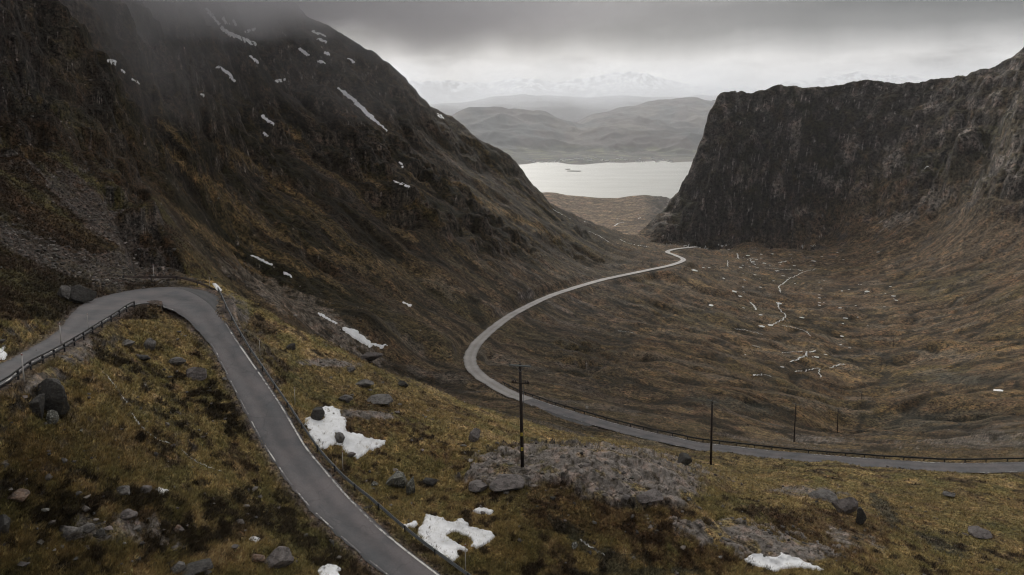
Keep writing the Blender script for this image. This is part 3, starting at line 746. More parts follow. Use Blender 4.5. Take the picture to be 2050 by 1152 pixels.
# lookups on the finished ground
PX, PY = proj(V[..., 0], V[..., 1], V[..., 2])
ENV = np.minimum.accumulate(PY, 0)
def hit(px, py):
    """first ground point seen through a photo point"""
    px = np.atleast_1d(np.asarray(px, float)); py = np.atleast_1d(np.asarray(py, float)); out = np.empty((len(px), 3))
    for k in range(len(px)):
        j = int(np.clip(round((float(ray(px[k], py[k])[0]) - A0) / (A1 - A0) * (NC - 1)), 0, NC - 1))
        i = int(np.searchsorted(-ENV[:, j], -py[k])); i = min(max(i, 1), NROW - 1)
        e0, e1 = PY[i - 1, j], PY[i, j]; t = np.clip((e0 - py[k]) / (e0 - e1 + 1e-9), 0, 1) if e0 > e1 else 1.0
        p = V[i - 1, j] * (1 - t) + V[i, j] * t
        a_, s_ = ray(px[k], py[k]); out[k] = (a_ * p[1], p[1], p[2])
    return out
def gz(x, y):
    """ground height under a world point"""
    x = np.atleast_1d(np.asarray(x, float)); y = np.atleast_1d(np.asarray(y, float)); r = np.empty(len(x))
    jf = np.clip((x / y - A0) / (A1 - A0) * (NC - 1), 0, NC - 1.001); j = jf.astype(int); t = jf - j
    l = np.log(y)
    for k in range(len(x)):
        z = []
        for jj in (j[k], j[k] + 1):
            i = int(np.clip(np.searchsorted(LN[:, jj], l[k]), 1, NROW - 1))
            u = (l[k] - LN[i - 1, jj]) / (LN[i, jj] - LN[i - 1, jj] + 1e-12)
            z.append(V[i - 1, jj, 2] * (1 - u) + V[i, jj, 2] * u)
        r[k] = z[0] * (1 - t[k]) + z[1] * t[k]
    return r

# ------------------------------------------------------------------ roads
def road_mat(name, c0, c1, scl):
    N = NT(name); pos = N.n('ShaderNodeNewGeometry').outputs['Position']
    a = N.noise(pos, 14 / scl, 3, .7); b = N.noise(pos, .35 / scl, 3, .6); c = N.noise(pos, 60 / scl, 1, .5)
    base = N.mix(N.ramp(b.outputs[0], [(.35, 0.), (.65, 1.)]), c0, c1)
    v = N.math('MULTIPLY_ADD', a.outputs[0], 1.1, c=.45); v = N.math('MULTIPLY', v, N.math('MULTIPLY_ADD', c.outputs[0], .9, c=.55))
    # wheel tracks polished paler, the crown and the edges darker
    ac = N.n('ShaderNodeAttribute', attribute_name='across').outputs['Fac']
    tr = N.math('COSINE', N.math('MULTIPLY', ac, 4 * math.pi)); v = N.math('MULTIPLY', v, N.math('MULTIPLY_ADD', tr, -.10, c=1.0))
    ed = N.math('MULTIPLY', N.math('SUBTRACT', N.math('ABSOLUTE', N.math('SUBTRACT', ac, .5)), .38), 3.5, True); v = N.math('MULTIPLY', v, N.math('MULTIPLY_ADD', N.math('MULTIPLY', ed, a.outputs[0]), -1.25, c=1.0))
    vr = N.n('ShaderNodeTexVoronoi', feature='DISTANCE_TO_EDGE', i_Vector=N.n('ShaderNodeVectorMath', operation='ADD', x0=pos, x1=N.n('ShaderNodeVectorMath', operation='SCALE', x0=b.outputs[1], i_Scale=3.0).outputs[0]).outputs[0], i_Scale=.17 / scl)
    cr = N.ramp(vr.outputs['Distance'], [(.0, .8), (.012, 1.)]); v = N.math('MULTIPLY', v, cr)
    cc_ = N.n('ShaderNodeVectorMath', operation='SCALE', x0=base, i_Scale=v).outputs[0]
    bp = N.n('ShaderNodeBump', i_Strength=.4, i_Distance=.02, i_Height=c.outputs[0]).outputs[0]
    return N.out(N.n('ShaderNodeBsdfPrincipled', i_Base_Color=cc_, i_Roughness=.8, i_Normal=bp).outputs[0])
M_road = road_mat('worn_asphalt', (.128, .113, .113), (.078, .078, .082), 1)
M_road2 = road_mat('far_asphalt', (.33, .31, .29), (.24, .225, .215), 4)
M_dark = road_mat('dark_asphalt', (.060, .060, .062), (.08, .076, .076), 1)
def paint_mat(more=0.0):
    N = NT('worn_white_paint'); pos = N.n('ShaderNodeNewGeometry').outputs['Position']
    a = N.noise(pos, 2.2, 4, .75); b = N.noise(pos, .22, 2, .5)
    f = N.ramp(N.math('ADD', a.outputs[0], N.math('MULTIPLY_ADD', b.outputs[0], .55, c=-.30 + more)), [(.46, 0.), (.60, 1.)])
    c = N.mix(f, (.13, .12, .12), (.60, .58, .54))
    return N.out(N.n('ShaderNodeBsdfPrincipled', i_Base_Color=c, i_Roughness=.7).outputs[0])
M_paint = paint_mat()
def ragged(E, other, amp, lam, seed):
    d = E - other; d[:, 2] = 0; d /= np.linalg.norm(d, axis=1)[:, None] + 1e-9
    s = np.concatenate([[0], np.cumsum(np.linalg.norm(np.diff(E, axis=0), axis=1))])
    nz = n2(s / lam, 0 * s, seed) + .5 * n2(s / lam * 3.1, 0 * s, seed + 1)
    return E + d * (amp * nz)[:, None]
def strip(name, A, B, mat, m=7, lift=.0, kind='structure'):
    t = np.linspace(0, 1, m)[:, None, None]
    V_ = A[None] * (1 - t) + B[None] * t; V_[..., 2] += lift
    o = np_mesh(name, V_.reshape(-1, 3), grid_faces(m, len(A)), mat)
    add_attr(o, 'across', np.repeat(np.linspace(0, 1, m), len(A)))
    return tag(o, kind=kind)
A_ = ragged(UE_in.copy(), UE_out, .14, 1.3, 401); B_ = ragged(UE_out.copy(), UE_in, .14, 1.3, 403)
strip('road', A_, B_, M_road, 9, .02)
# the dark widened corner of the hairpin
def along(px, py, E):
    p = world(px, py, 80.); q = np.stack(ray(px, py)); k = np.hypot(E[:, 0] / E[:, 1] - q[0], (E[:, 2] - CAMZ) / E[:, 1] - q[1]).argmin(); return int(k)
k0 = along(352, 577, UE_out); k1 = along(452, 640, UE_out)
tt_ = np.sin(np.linspace(0, np.pi, k1 - k0)) ** .7
inn = UE_out[k0:k1] * (1 - (.30 * tt_)[:, None]) + UE_in[k0:k1] * (.30 * tt_)[:, None]
strip('road_patch', inn, ragged(UE_out[k0:k1].copy(), UE_in[k0:k1], .2, 1.2, 405), M_dark, 4, .026)
def line_on(E, O, off, w, s0, s1, name, gaps=None):
    d = O - E; L = np.linalg.norm(d[:, :2], axis=1)[:, None]; d = d / L
    A = (E + d * off)[s0:s1]; B = (E + d * (off + w))[s0:s1]
    V_ = []; F_ = []; s = np.concatenate([[0], np.cumsum(np.linalg.norm(np.diff(A, axis=0), axis=1))])
    A2 = resample(A, int(s[-1] / .25)); B2 = resample(B, int(s[-1] / .25)); n = len(A2)
    keep_ = np.ones(n - 1, bool)
    if gaps:
        q = (np.arange(n - 1) * .25) % gaps[0]; keep_ = q < gaps[1]
    V_ = np.concatenate([A2, B2]); V_[:, 2] += .031
    i = np.arange(n - 1)[keep_]
    return tag(np_mesh(name, V_, np.stack([i, i + 1, i + 1 + n, i + n], 1), M_paint), kind='structure')
n_ = len(UE_in)
kA = along(452, 648, UE_out)
M_keep = M_paint; M_paint = paint_mat(.07); line_on(UE_out, UE_in, .10, .16, kA, n_, 'road_marking'); M_paint = M_keep
line_on(UE_in, UE_out, .12, .11, along(420, 690, UE_in), n_, 'road_marking', (3.2, 2.3))
line_on(UE_in, UE_out, .20, .13, 0, along(225, 640, UE_in), 'road_marking', (2.6, 2.0))
line_on(UE_in, UE_out, .20, .12, along(236, 632, UE_in), along(345, 622, UE_in), 'road_marking')
lo_l = np.concatenate([lowW[:, :2] + ln_ * low_hw[:, None], lowW[:, 2:]], 1); lo_r = np.concatenate([lowW[:, :2] - ln_ * low_hw[:, None], lowW[:, 2:]], 1)
far0 = int(np.searchsorted(-lowW[:, 0][:int(np.argmin(lowW[:, 0]))], -6))
kf = int(np.argmin(np.hypot(lowW[:, 0] + 1, lowW[:, 1] - 160)))
lift = .04 + .10 * (sc - 1)
for a_, b_, mt in ((0, kf + 1, M_road), (kf, len(lowW), M_road2)):
    Ax = ragged(lo_l[a_:b_].copy(), lo_r[a_:b_], .22, 3, 411); Bx = ragged(lo_r[a_:b_].copy(), lo_l[a_:b_], .22, 3, 413)
    Ax[:, 2] += lift[a_:b_]; Bx[:, 2] += lift[a_:b_]
    strip('road', Ax, Bx, mt, 4)
L2 = lo_r.copy(); L2[:, 2] += lift - .02; R2 = lo_l.copy(); R2[:, 2] += lift - .02
line_on(L2, R2, .12, .16, 0, kf, 'road_marking'); line_on(R2, L2, .10, .13, 0, kf, 'road_marking', (4, 1.6))
# lay-by of darker tarmac on the near side of the low road
kb0 = int(np.argmin(np.abs(lowW[:, 0] - world(1195, 845, 144)[0]) + 10 * (lowW[:, 1] > 200))); kb1 = int(np.argmin(np.hypot(lowW[:, 0] - world(1085, 812, 158)[0], lowW[:, 1] - 158)))
bl = lo_l[kb0:kb1].copy(); q_ = np.sin(np.linspace(0.05, np.pi - .25, len(bl))) ** .8
out_ = bl.copy(); out_[:, :2] += ln_[kb0:kb1] * (q_ * 5.0)[:, None]; bl[:, 2] += .02; out_[:, 2] -= q_ * .6
print('layby', kb0, kb1, len(lowW))
strip('lay_by', bl, out_, M_dark, 4, .03)

# ------------------------------------------------------------------ loch, far shore, hills, mountains
def water_mat():
    N = NT('loch_water'); pos = N.n('ShaderNodeNewGeometry').outputs['Position']
    a = N.noise(N.n('ShaderNodeVectorMath', operation='MULTIPLY', x0=pos, x1=(.0022, .006, 0)).outputs[0], 1, 5, .65)
    b = N.noise(N.n('ShaderNodeVectorMath', operation='MULTIPLY', x0=pos, x1=(.02, .05, 0)).outputs[0], 1, 3, .6)
    bp = N.n('ShaderNodeBump', i_Strength=.25, i_Distance=3, i_Height=b.outputs[0]).outputs[0]
    r = N.math('MULTIPLY_ADD', a.outputs[0], .3, c=.25)
    sh = N.n('ShaderNodeBsdfPrincipled', i_Base_Color=(.22, .22, .20, 1), i_Roughness=r, i_Normal=bp, i_IOR=1.33)
    return N.out(sh.outputs[0])
Wx = np.linspace(-3500, 3500, 60); Wy = np.linspace(2300, 6500, 40)
gx, gy = np.meshgrid(Wx, Wy)
tag(np_mesh('water', np.stack([gx, gy, 0 * gx], -1).reshape(-1, 3), grid_faces(40, 60), water_mat()), kind='structure')

def hill_mat(name, attr='alb'):
    N = NT(name)
    al = N.n('ShaderNodeAttribute', attribute_name=attr).outputs['Color']
    return N.out(N.n('ShaderNodeBsdfPrincipled', i_Base_Color=al, i_Roughness=.95).outputs[0])
M_hill = hill_mat('far_hill'); HTOP = 0
def hills(name, lines, nx, ny, namp, lam0, colf, x0=700, x1=1600, sink=0):
    """lines: skyline after skyline, near to far, each (distance, [(photo x, photo y) ...])"""
    ax_ = np.linspace(float(ray(x0, 250)[0]), float(ray(x1, 250)[0]), nx)
    Ys = []; Ss = []
    for Yd, pl in lines:
        pa, ps_ = ray([p[0] for p in pl], [p[1] for p in pl]); Ys.append(Yd); Ss.append(np.interp(ax_, pa, ps_) * Yd)
    Ys = np.array(Ys); Ss = np.array(Ss)
    yy = np.linspace(Ys[0], Ys[-1], ny); H = np.empty((ny, nx))
    for j in range(nx): H[:, j] = np.interp(yy, Ys, Ss[:, j])
    H = blur(blur(H, 2, 0), 2, 1)
    XX = ax_[None, :] * yy[:, None]; YY_ = yy[:, None] + 0 * XX; nz = 0
    for q in range(6):
        lam = lam0 / 2 ** q; nn = n2(XX / lam, YY_ / lam, 500 + q); nz = nz + .5 ** q * (ridged(nn) - .3 if q < 3 else nn)
    env = sstep(0, 60, H + CAMZ)
    H = H + namp * nz * env
    ob = np_mesh(name, np.stack([XX, YY_, H + CAMZ - sink], -1).reshape(-1, 3), grid_faces(ny, nx), M_hill)
    add_attr(ob, 'alb', np.clip(colf(XX, YY_, H + CAMZ, nz), .005, .9).reshape(-1, 3))
    global HTOP; HTOP = max(HTOP, float((H + CAMZ).max()))
    tag(ob, kind='structure'); return XX, YY_, H + CAMZ
def c_hill(x, y, z, nz):
    c = np.zeros(x.shape + (3,), np.float32) + col(.052, .038, .035)
    c = mix(c, col(.078, .064, .048), sstep(-.1, .5, n2(x / 500, y / 900, 520) + .5 * n2(x / 160, y / 200, 521)))
    c = mix(c, col(.020, .024, .027), sstep(.0, .5, n2(x / 700, y / 1200, 522) + .6 * n2(x / 200, y / 260, 523) + .15 * nz))
    c = mix(c, col(.035, .034, .03), sstep(.1, .5, n2(x / 260, y / 420, 526) + .5 * n2(x / 70, y / 110, 527)) * .8)
    low = sstep(95, 40, z) * sstep(2, 10, z)
    c = mix(c, col(.032, .036, .024), low * sstep(-.35, .1, n2(x / 120, y / 90, 524)))
    c = mix(c, col(.13, .13, .06), low * sstep(.22, .34, n2(x / 160, y / 60, 525)) * .8)
    return c
SHORE = [(700, 330), (1040, 327), (1062, 330), (1080, 333), (1120, 332), (1142, 328), (1165, 327), (1190, 330), (1215, 332), (1250, 331.5), (1300, 333), (1325, 334), (1342, 331.5), (1365, 332), (1400, 333), (1600, 333)]
off = lambda L, d: [(x, y + d) for x, y in L]
FH = hills('far_hills', [
    (4900, off(SHORE, 12)),
    (5120, SHORE), (5240, off(SHORE, -5)),
    (5700, [(700, 316), (1040, 314), (1150, 312), (1250, 314), (1350, 316), (1600, 312)]),
    (6200, [(700, 296), (1040, 297), (1120, 288), (1200, 286), (1290, 287), (1380, 283), (1600, 270)]),
    (6900, [(700, 280), (900, 250), (990, 252), (1080, 262), (1160, 276), (1210, 262), (1250, 256), (1340, 262), (1400, 268), (1600, 250)]),
    (7500, [(700, 262), (860, 252), (915, 233), (950, 226), (985, 221), (1003, 219), (1030, 222), (1060, 226), (1100, 235), (1135, 246), (1165, 252), (1190, 245), (1230, 247), (1290, 243), (1400, 246), (1600, 230)]),
    (8000, [(700, 300), (900, 275), (1000, 265), (1100, 260), (1140, 256), (1200, 244), (1240, 240), (1300, 235), (1400, 228), (1600, 220)]),
    (8900, [(700, 330), (1000, 300), (1100, 275), (1150, 250), (1180, 240), (1215, 230), (1245, 221), (1290, 214), (1325, 207), (1350, 202), (1385, 201), (1425, 206), (1500, 214), (1600, 230)]),
    (9800, [(700, 330), (1000, 310), (1200, 280), (1400, 260), (1600, 260)])], 520, 460, 65, 1100, c_hill)
def c_mid(x, y, z, nz):
    c = np.zeros(x.shape + (3,), np.float32) + col(.06, .055, .05)
    return mix(c, col(.05, .05, .05), sstep(0, .5, n2(x / 900, y / 1500, 530) + .4 * nz))
hills('far_ridge', [
    (9600, [(600, 290), (1600, 290)]),
    (10200, [(600, 232), (800, 228), (900, 222), (1050, 218), (1200, 222), (1450, 222), (1600, 220)]),
    (11200, [(600, 214), (800, 212), (880, 208), (935, 206), (985, 197), (1050, 193), (1120, 192), (1200, 197), (1280, 193), (1340, 190), (1420, 194), (1600, 186), (2100, 190)]),
    (12000, [(600, 260), (1600, 260), (2100, 260)])], 360, 160, 40, 1600, c_mid, x1=2100)
def c_snow(x, y, z, nz):
    c = np.zeros(x.shape + (3,), np.float32) + col(.06, .06, .065)
    s = sstep(620, 900, z + 260 * n2(x / 800, y / 1200, 541) + 150 * n2(x / 200, y / 300, 542))
    s = s * sstep(.0, .2, n2(x / 150, y / 260, 543) + .9 * n2(x / 55, y / 90, 544) + .1)
    return mix(c, col(.85, .87, .9), s)
hills('far_mountains', [
    (12600, [(500, 260), (2300, 260)]),
    (13600, [(500, 205), (820, 196), (950, 198), (1100, 192), (1250, 188), (1450, 190), (1600, 185), (2100, 180)]),
    (14600, [(500, 170), (780, 166), (830, 163), (865, 161), (905, 166), (940, 170), (985, 164), (1010, 161), (1045, 160), (1075, 164), (1105, 168), (1135, 166), (1165, 163), (1190, 156), (1220, 153), (1262, 147), (1296, 148), (1320, 157),
             (1350, 169), (1420, 180), (1520, 178), (1600, 166), (1680, 156), (1720, 150), (1760, 154), (1820, 160), (1900, 162), (2100, 160)]),
    (15400, [(500, 230), (2300, 230)])], 1000, 220, 75, 1200, c_snow, x0=500, x1=2300)

# ------------------------------------------------------------------ sky, sun, air
SUN_AZ, SUN_EL = math.radians(-6), math.radians(28)       # over the loch, behind the cloud
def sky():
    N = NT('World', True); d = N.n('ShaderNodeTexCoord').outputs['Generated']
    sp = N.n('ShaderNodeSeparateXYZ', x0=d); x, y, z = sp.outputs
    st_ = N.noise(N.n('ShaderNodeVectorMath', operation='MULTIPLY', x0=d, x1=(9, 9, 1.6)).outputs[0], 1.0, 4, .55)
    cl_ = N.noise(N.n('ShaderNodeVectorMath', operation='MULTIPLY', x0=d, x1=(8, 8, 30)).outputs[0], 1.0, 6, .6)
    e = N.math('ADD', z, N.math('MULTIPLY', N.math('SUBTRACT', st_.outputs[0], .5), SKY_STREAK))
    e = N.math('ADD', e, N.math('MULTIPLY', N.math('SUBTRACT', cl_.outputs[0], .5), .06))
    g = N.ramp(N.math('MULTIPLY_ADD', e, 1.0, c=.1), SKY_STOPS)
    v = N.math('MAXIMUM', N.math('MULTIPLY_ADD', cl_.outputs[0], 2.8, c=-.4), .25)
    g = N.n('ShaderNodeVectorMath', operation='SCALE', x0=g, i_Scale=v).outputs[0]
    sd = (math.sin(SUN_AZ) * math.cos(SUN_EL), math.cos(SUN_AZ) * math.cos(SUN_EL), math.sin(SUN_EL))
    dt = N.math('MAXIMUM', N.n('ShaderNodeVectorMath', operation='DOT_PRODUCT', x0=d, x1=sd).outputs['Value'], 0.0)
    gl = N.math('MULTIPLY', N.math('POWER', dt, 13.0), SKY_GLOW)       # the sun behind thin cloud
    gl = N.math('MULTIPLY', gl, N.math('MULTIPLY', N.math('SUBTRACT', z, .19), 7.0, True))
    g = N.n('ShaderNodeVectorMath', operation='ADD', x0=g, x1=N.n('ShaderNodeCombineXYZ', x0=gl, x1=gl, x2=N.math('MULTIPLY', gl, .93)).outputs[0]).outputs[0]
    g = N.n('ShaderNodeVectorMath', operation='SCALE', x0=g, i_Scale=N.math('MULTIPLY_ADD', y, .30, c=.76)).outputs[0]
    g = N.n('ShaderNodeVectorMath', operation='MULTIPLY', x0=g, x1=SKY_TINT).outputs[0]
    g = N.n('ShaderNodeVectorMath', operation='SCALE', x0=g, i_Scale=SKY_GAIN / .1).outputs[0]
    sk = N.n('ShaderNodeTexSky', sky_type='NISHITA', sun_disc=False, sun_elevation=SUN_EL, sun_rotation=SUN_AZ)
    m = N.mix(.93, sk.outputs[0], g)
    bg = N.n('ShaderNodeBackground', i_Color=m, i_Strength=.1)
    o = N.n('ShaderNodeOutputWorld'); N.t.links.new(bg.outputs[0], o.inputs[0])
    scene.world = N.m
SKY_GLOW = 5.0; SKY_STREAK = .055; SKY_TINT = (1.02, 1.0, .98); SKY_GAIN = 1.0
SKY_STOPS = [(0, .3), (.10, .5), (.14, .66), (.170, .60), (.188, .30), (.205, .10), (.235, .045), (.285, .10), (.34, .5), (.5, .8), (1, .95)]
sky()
sun = bpy.data.lights.new('sun', 'SUN'); sun.energy = 1.1; sun.angle = math.radians(14); sun.color = (1, .96, .9)
so = bpy.data.objects.new('sun', sun); COL.objects.link(so)
so.rotation_euler = Vector((math.sin(SUN_AZ) * math.cos(SUN_EL), math.cos(SUN_AZ) * math.cos(SUN_EL), math.sin(SUN_EL))).to_track_quat('Z', 'Y').to_euler()

HAZE = .28e-4; RAIN = 1.7e-3; DRIZZLE = .45e-4
def box(name, lo, hi, mat):
    V_ = [(x, y, z) for x in (lo[0], hi[0]) for y in (lo[1], hi[1]) for z in (lo[2], hi[2])]
    F_ = [(0, 1, 3, 2), (4, 6, 7, 5), (0, 4, 5, 1), (2, 3, 7, 6), (0, 2, 6, 4), (1, 5, 7, 3)]
    return np_mesh(name, np.array(V_, float), np.array(F_), mat, smooth=False)
N = NT('haze'); hz = box('haze', (-16000, -300, -60), (18000, 16200, max(float(V[..., 2].max()), HTOP) + 15), N.out(vol=N.n('ShaderNodeVolumePrincipled', i_Color=(.95, .96, 1, 1), i_Density=HAZE, i_Anisotropy=.25).outputs[0]))
tag(hz, kind='stuff')
N = NT('rain_veil'); pos = N.n('ShaderNodeNewGeometry').outputs['Position']; sp = N.n('ShaderNodeSeparateXYZ', x0=pos)
nz = N.noise(N.n('ShaderNodeVectorMath', operation='MULTIPLY', x0=pos, x1=(1 / 900, 1 / 2500, 1 / 4000)).outputs[0], 1, 3, .5)
fz = N.math('MULTIPLY', N.math('DIVIDE', N.math('SUBTRACT', HTOP + 5, sp.outputs[2]), 800.0, True), N.math("MULTIPLY_ADD", nz.outputs[0], 2.4, True, -.5))
rv = box('rain_veil', (-9000, 3700, 5), (14000, 12450, HTOP + 5), N.out(vol=N.n('ShaderNodeVolumePrincipled', i_Color=(.92, .95, 1, 1), i_Density=N.math('MULTIPLY_ADD', N.math('MULTIPLY', fz, RAIN), N.math('DIVIDE', N.math('SUBTRACT', sp.outputs[1], 9400.0), 1200.0, True), c=DRIZZLE), i_Anisotropy=.4).outputs[0]))
tag(rv, kind='stuff')
print('top', HTOP, V[..., 2].max(), time.time() - T0)

cam = bpy.data.cameras.new('camera'); co = bpy.data.objects.new('camera', cam); COL.objects.link(co)
co.location = (0, 0, CAMZ); co.rotation_euler = (math.pi / 2 - TILT, 0, 0)
cam.sensor_width = 36; cam.lens = F / 2050 * 36; cam.shift_y = -(576 - CY) / 2050; cam.clip_end = 60000; cam.clip_start = .5
scene.camera = co
vs = scene.view_settings; vs.view_transform = 'Standard'; vs.look = 'None'; vs.exposure = 0; vs.gamma = 1
scene.cycles.volume_bounces = 3
scene.cycles.max_bounces = 4; scene.cycles.diffuse_bounces = 3

# ------------------------------------------------------------------ snow
def snow_mat():
    N = NT('old_snow'); pos = N.n('ShaderNodeNewGeometry').outputs['Position']
    a = N.noise(pos, 1.3, 5, .6); b = N.noise(pos, 9, 3, .6)
    d_ = N.noise(pos, 5.5, 4, .75)
    c = N.mix(N.ramp(a.outputs[0], [(.35, 0.), (.75, 1.)]), (.78, .79, .81), (.62, .62, .61))
    c = N.mix(N.ramp(d_.outputs[0], [(.60, 0.), (.72, .75)]), c, (.30, .26, .20))
    bp = N.n('ShaderNodeBump', i_Strength=.15, i_Distance=.05, i_Height=b.outputs[0]).outputs[0]
    return N.out(N.n('ShaderNodeBsdfPrincipled', i_Base_Color=c, i_Roughness=.6, i_Normal=bp).outputs[0])
M_snow = snow_mat()
def inside(px, py, poly):
    x = np.asarray(px); y = np.asarray(py); c = np.zeros(x.shape, bool); n = len(poly); j = n - 1
    for i in range(n):
        xi, yi = poly[i]; xj, yj = poly[j]
        if yi != yj:
            c ^= ((yi > y) != (yj > y)) & (x < (xj - xi) * (y - yi) / (yj - yi) + xi)
        j = i
    return c
SNOWMASK = np.zeros(V.shape[:2], bool)
def snow(poly, label=None, thick=.13, step=1.1, holes=(), rag=1.45, name='snow_patch', group=None, kind=None):
    global SNOWMASK
    p = np.array(poly, float); lo = p.min(0) - 6; hi = p.max(0) + 6
    gx_, gy_ = np.meshgrid(np.arange(lo[0], hi[0], step), np.arange(lo[1], hi[1], step))
    fx_ = 1.1 * n2(gx_ / 1.9, gy_ / 1.5, 606); jx_ = gx_ + rag * (fx_ + 2.2 * n2(gx_ / 11, gy_ / 7, 601) + 1.6 * n2(gx_ / 4.3, gy_ / 3, 602)); jy_ = gy_ + rag * (1.6 * n2(gx_ / 11, gy_ / 7, 603) + 1.2 * n2(gx_ / 4.3, gy_ / 3, 604))
    M = inside(jx_, jy_, poly)
    for h in holes: M &= ~inside(jx_, jy_, h)
    if M.sum() < 3: return None
    H = hit(gx_.ravel(), gy_.ravel()).reshape(gx_.shape + (3,))
    m = M.astype(float); soft = blur(blur(m, 1, 0), 1, 1); soft = .5 * soft + .5 * blur(blur(soft, 1, 0), 1, 1)
    use = soft > .12
    # relax distances so the snow bridges small hollows
    Yh = H[..., 1].copy()
    for _ in range(3):
        Ys_ = blur(blur(Yh, 1, 0), 1, 1); Yh = np.where(np.abs(Ys_ - H[..., 1]) < .04 * H[..., 1], Ys_, Yh)
    aa, ss = ray(gx_, gy_)
    Pz = CAMZ + ss * Yh
    off_ = thick * (np.clip(soft * 1.5 - .55, -.5, .95))
    Pz = Pz + off_ + .10 * thick * n2(gx_ / 9, gy_ / 6, 605) * use
    Vv = np.stack([aa * Yh, Yh, Pz], -1)
    fcs = grid_faces(*gx_.shape); fcs = fcs[:, ::-1]
    fcs = fcs[use.ravel()[fcs].all(1)]
    yv = Yh.ravel()[fcs]; fcs = fcs[(yv.max(1) - yv.min(1)) < .06 * yv.mean(1)]
    if not len(fcs): return None
    ids = np.unique(fcs); rm = np.full(gx_.size, -1); rm[ids] = np.arange(len(ids))
    ob = np_mesh(name, Vv.reshape(-1, 3)[ids], rm[fcs], M_snow)
    j0_, j1_ = [int(np.clip((float(ray(q, lo[1])[0]) - A0) / (A1 - A0) * (NC - 1), 0, NC - 1)) for q in (lo[0], hi[0])]
    sub = (slice(None), slice(max(j0_ - 30, 0), j1_ + 30))
    SNOWMASK[sub] |= inside(PX[sub], PY[sub], poly) & (np.abs(V[sub][..., 1] - np.median(Yh[use])) < .12 * np.median(Yh[use]))
    return tag(ob, label, 'snow patch', group, kind)
def z3(pts, s=2.866, ox=500, oy=750): return [(ox + x / s, oy + y / s) for x, y in pts]
snow(z3([(405, 185), (450, 182), (515, 200), (520, 235), (550, 250), (555, 300), (545, 330), (590, 335), (640, 340), (665, 365), (720, 370), (780, 378), (775, 400), (730, 425), (680, 440), (650, 465), (620, 485), (585, 460), (560, 450), (520, 405), (470, 400), (430, 430), (395, 415), (370, 380), (335, 345), (345, 320), (318, 290), (315, 250), (350, 245), (390, 262), (430, 258), (425, 225), (400, 205)]),
     'large snow patch beside the middle of the descending road, pierced by a dark rock', holes=[z3([(485, 335), (510, 332), (535, 365), (530, 388), (510, 380), (490, 355)])])
snow(z3([(1010, 800), (1080, 815), (1160, 850), (1185, 845), (1200, 825), (1235, 835), (1270, 875), (1330, 890), (1380, 900), (1415, 935), (1370, 965), (1330, 985), (1300, 1000), (1270, 985), (1280, 960), (1250, 930), (1190, 905), (1150, 905), (1130, 925), (1160, 955), (1220, 980), (1255, 1005), (1240, 1020), (1190, 1000), (1200, 1030), (1195, 1050), (1165, 1075), (1130, 1060), (1090, 1040), (1060, 1010), (1000, 985), (990, 950), (965, 925), (975, 870), (1000, 840)]),
     'large forked snow patch near the bottom edge, with a grassy hole in it')
snow(z3([(872, 862), (930, 850), (962, 836), (958, 872), (910, 878), (880, 890)]), 'thin broken strip of snow between the guardrail and the large forked snow patch', thick=.15)
snow(z3([(1270, 785), (1305, 765), (1350, 768), (1388, 780), (1394, 808), (1350, 798), (1300, 792)]), 'small snow patch on the grass just above the large forked snow patch', thick=.15)
snow([(634, 1146), (650, 1133), (676, 1133), (684, 1140), (676, 1146), (690, 1162), (650, 1166)], 'snow patch at the very bottom edge, left of the descending road', thick=.2)
snow(z3([(1430, 1005), (1480, 968), (1540, 962), (1590, 985), (1640, 985), (1650, 952), (1690, 972), (1760, 998), (1830, 1028), (1915, 1057), (1850, 1060), (1800, 1048), (1720, 1048), (1640, 1060), (1610, 1074), (1560, 1048), (1500, 1038)], 2.929, 1000, 780),
     'pointed snow patch on dark rock at the bottom right of the scene')
snow([(310, 982), (320, 975), (332, 980), (340, 982), (335, 988), (322, 990)], 'tiny snow patch among the heather left of the descending road', thick=.12)
snow([(500, 1077), (508, 1073), (520, 1080), (514, 1086), (504, 1083)], 'tiny snow patch in dark heather near the bottom of the descending road', thick=.12)
snow([(424, 568), (432, 568), (441, 577), (446, 582), (436, 582)], 'small snow patch behind the end of the rear guardrail at the hairpin', thick=.2, rag=.3)
snow([(-4, 703), (8, 692), (12, 697), (6, 702), (16, 712), (10, 720), (-6, 722)], 'small snow patch on the verge at the left edge above the road', thick=.15, rag=.6)
def streak(pl, ws, label=None, **kw):
    pl = np.array(pl, float); pl = cat(np.concatenate([pl, np.zeros((len(pl), 1))], 1), 6)[:, :2]
    w = np.interp(np.linspace(0, 1, len(pl)), np.linspace(0, 1, len(ws)), ws) / 2 * .85
    t = np.gradient(pl, axis=0); t /= np.linalg.norm(t, axis=1)[:, None]; nn = np.stack([-t[:, 1], t[:, 0]], 1)
    return snow([tuple(q) for q in pl + nn * w[:, None]] + [tuple(q) for q in (pl - nn * w[:, None])[::-1]], label, **kw)
far_ = dict(thick=.45, step=.8, rag=1.15)
SM = 'snow remnants on the cloud-topped left mountain'
streak([(675, 175), (698, 193), (722, 214), (745, 236), (774, 262)], [4, 8, 8, 7, 2], 'long narrow diagonal streak of snow high on the left mountain', group=SM, **far_)
streak([(412, 16), (424, 31), (440, 50)], [5, 7, 3], 'upper snow gully fading into the cloud on the left mountain', group=SM, **far_)
streak([(441, 54), (460, 68), (486, 78), (514, 90)], [5, 10, 9, 8], 'thick snow gully joining below the upper gully under the cloud', group=SM, **far_)
streak([(445, 36), (458, 50)], [8, 6], 'short snow blob beside the upper snow gully', group=SM, **far_)
streak([(466, 40), (474, 52)], [5, 6], 'right-hand small snow blob under the cloud edge', group=SM, **far_)
streak([(488, 66), (500, 62), (513, 57)], [6, 6, 3], 'flat scrap of snow above the thick snow gully', group=SM, **far_)
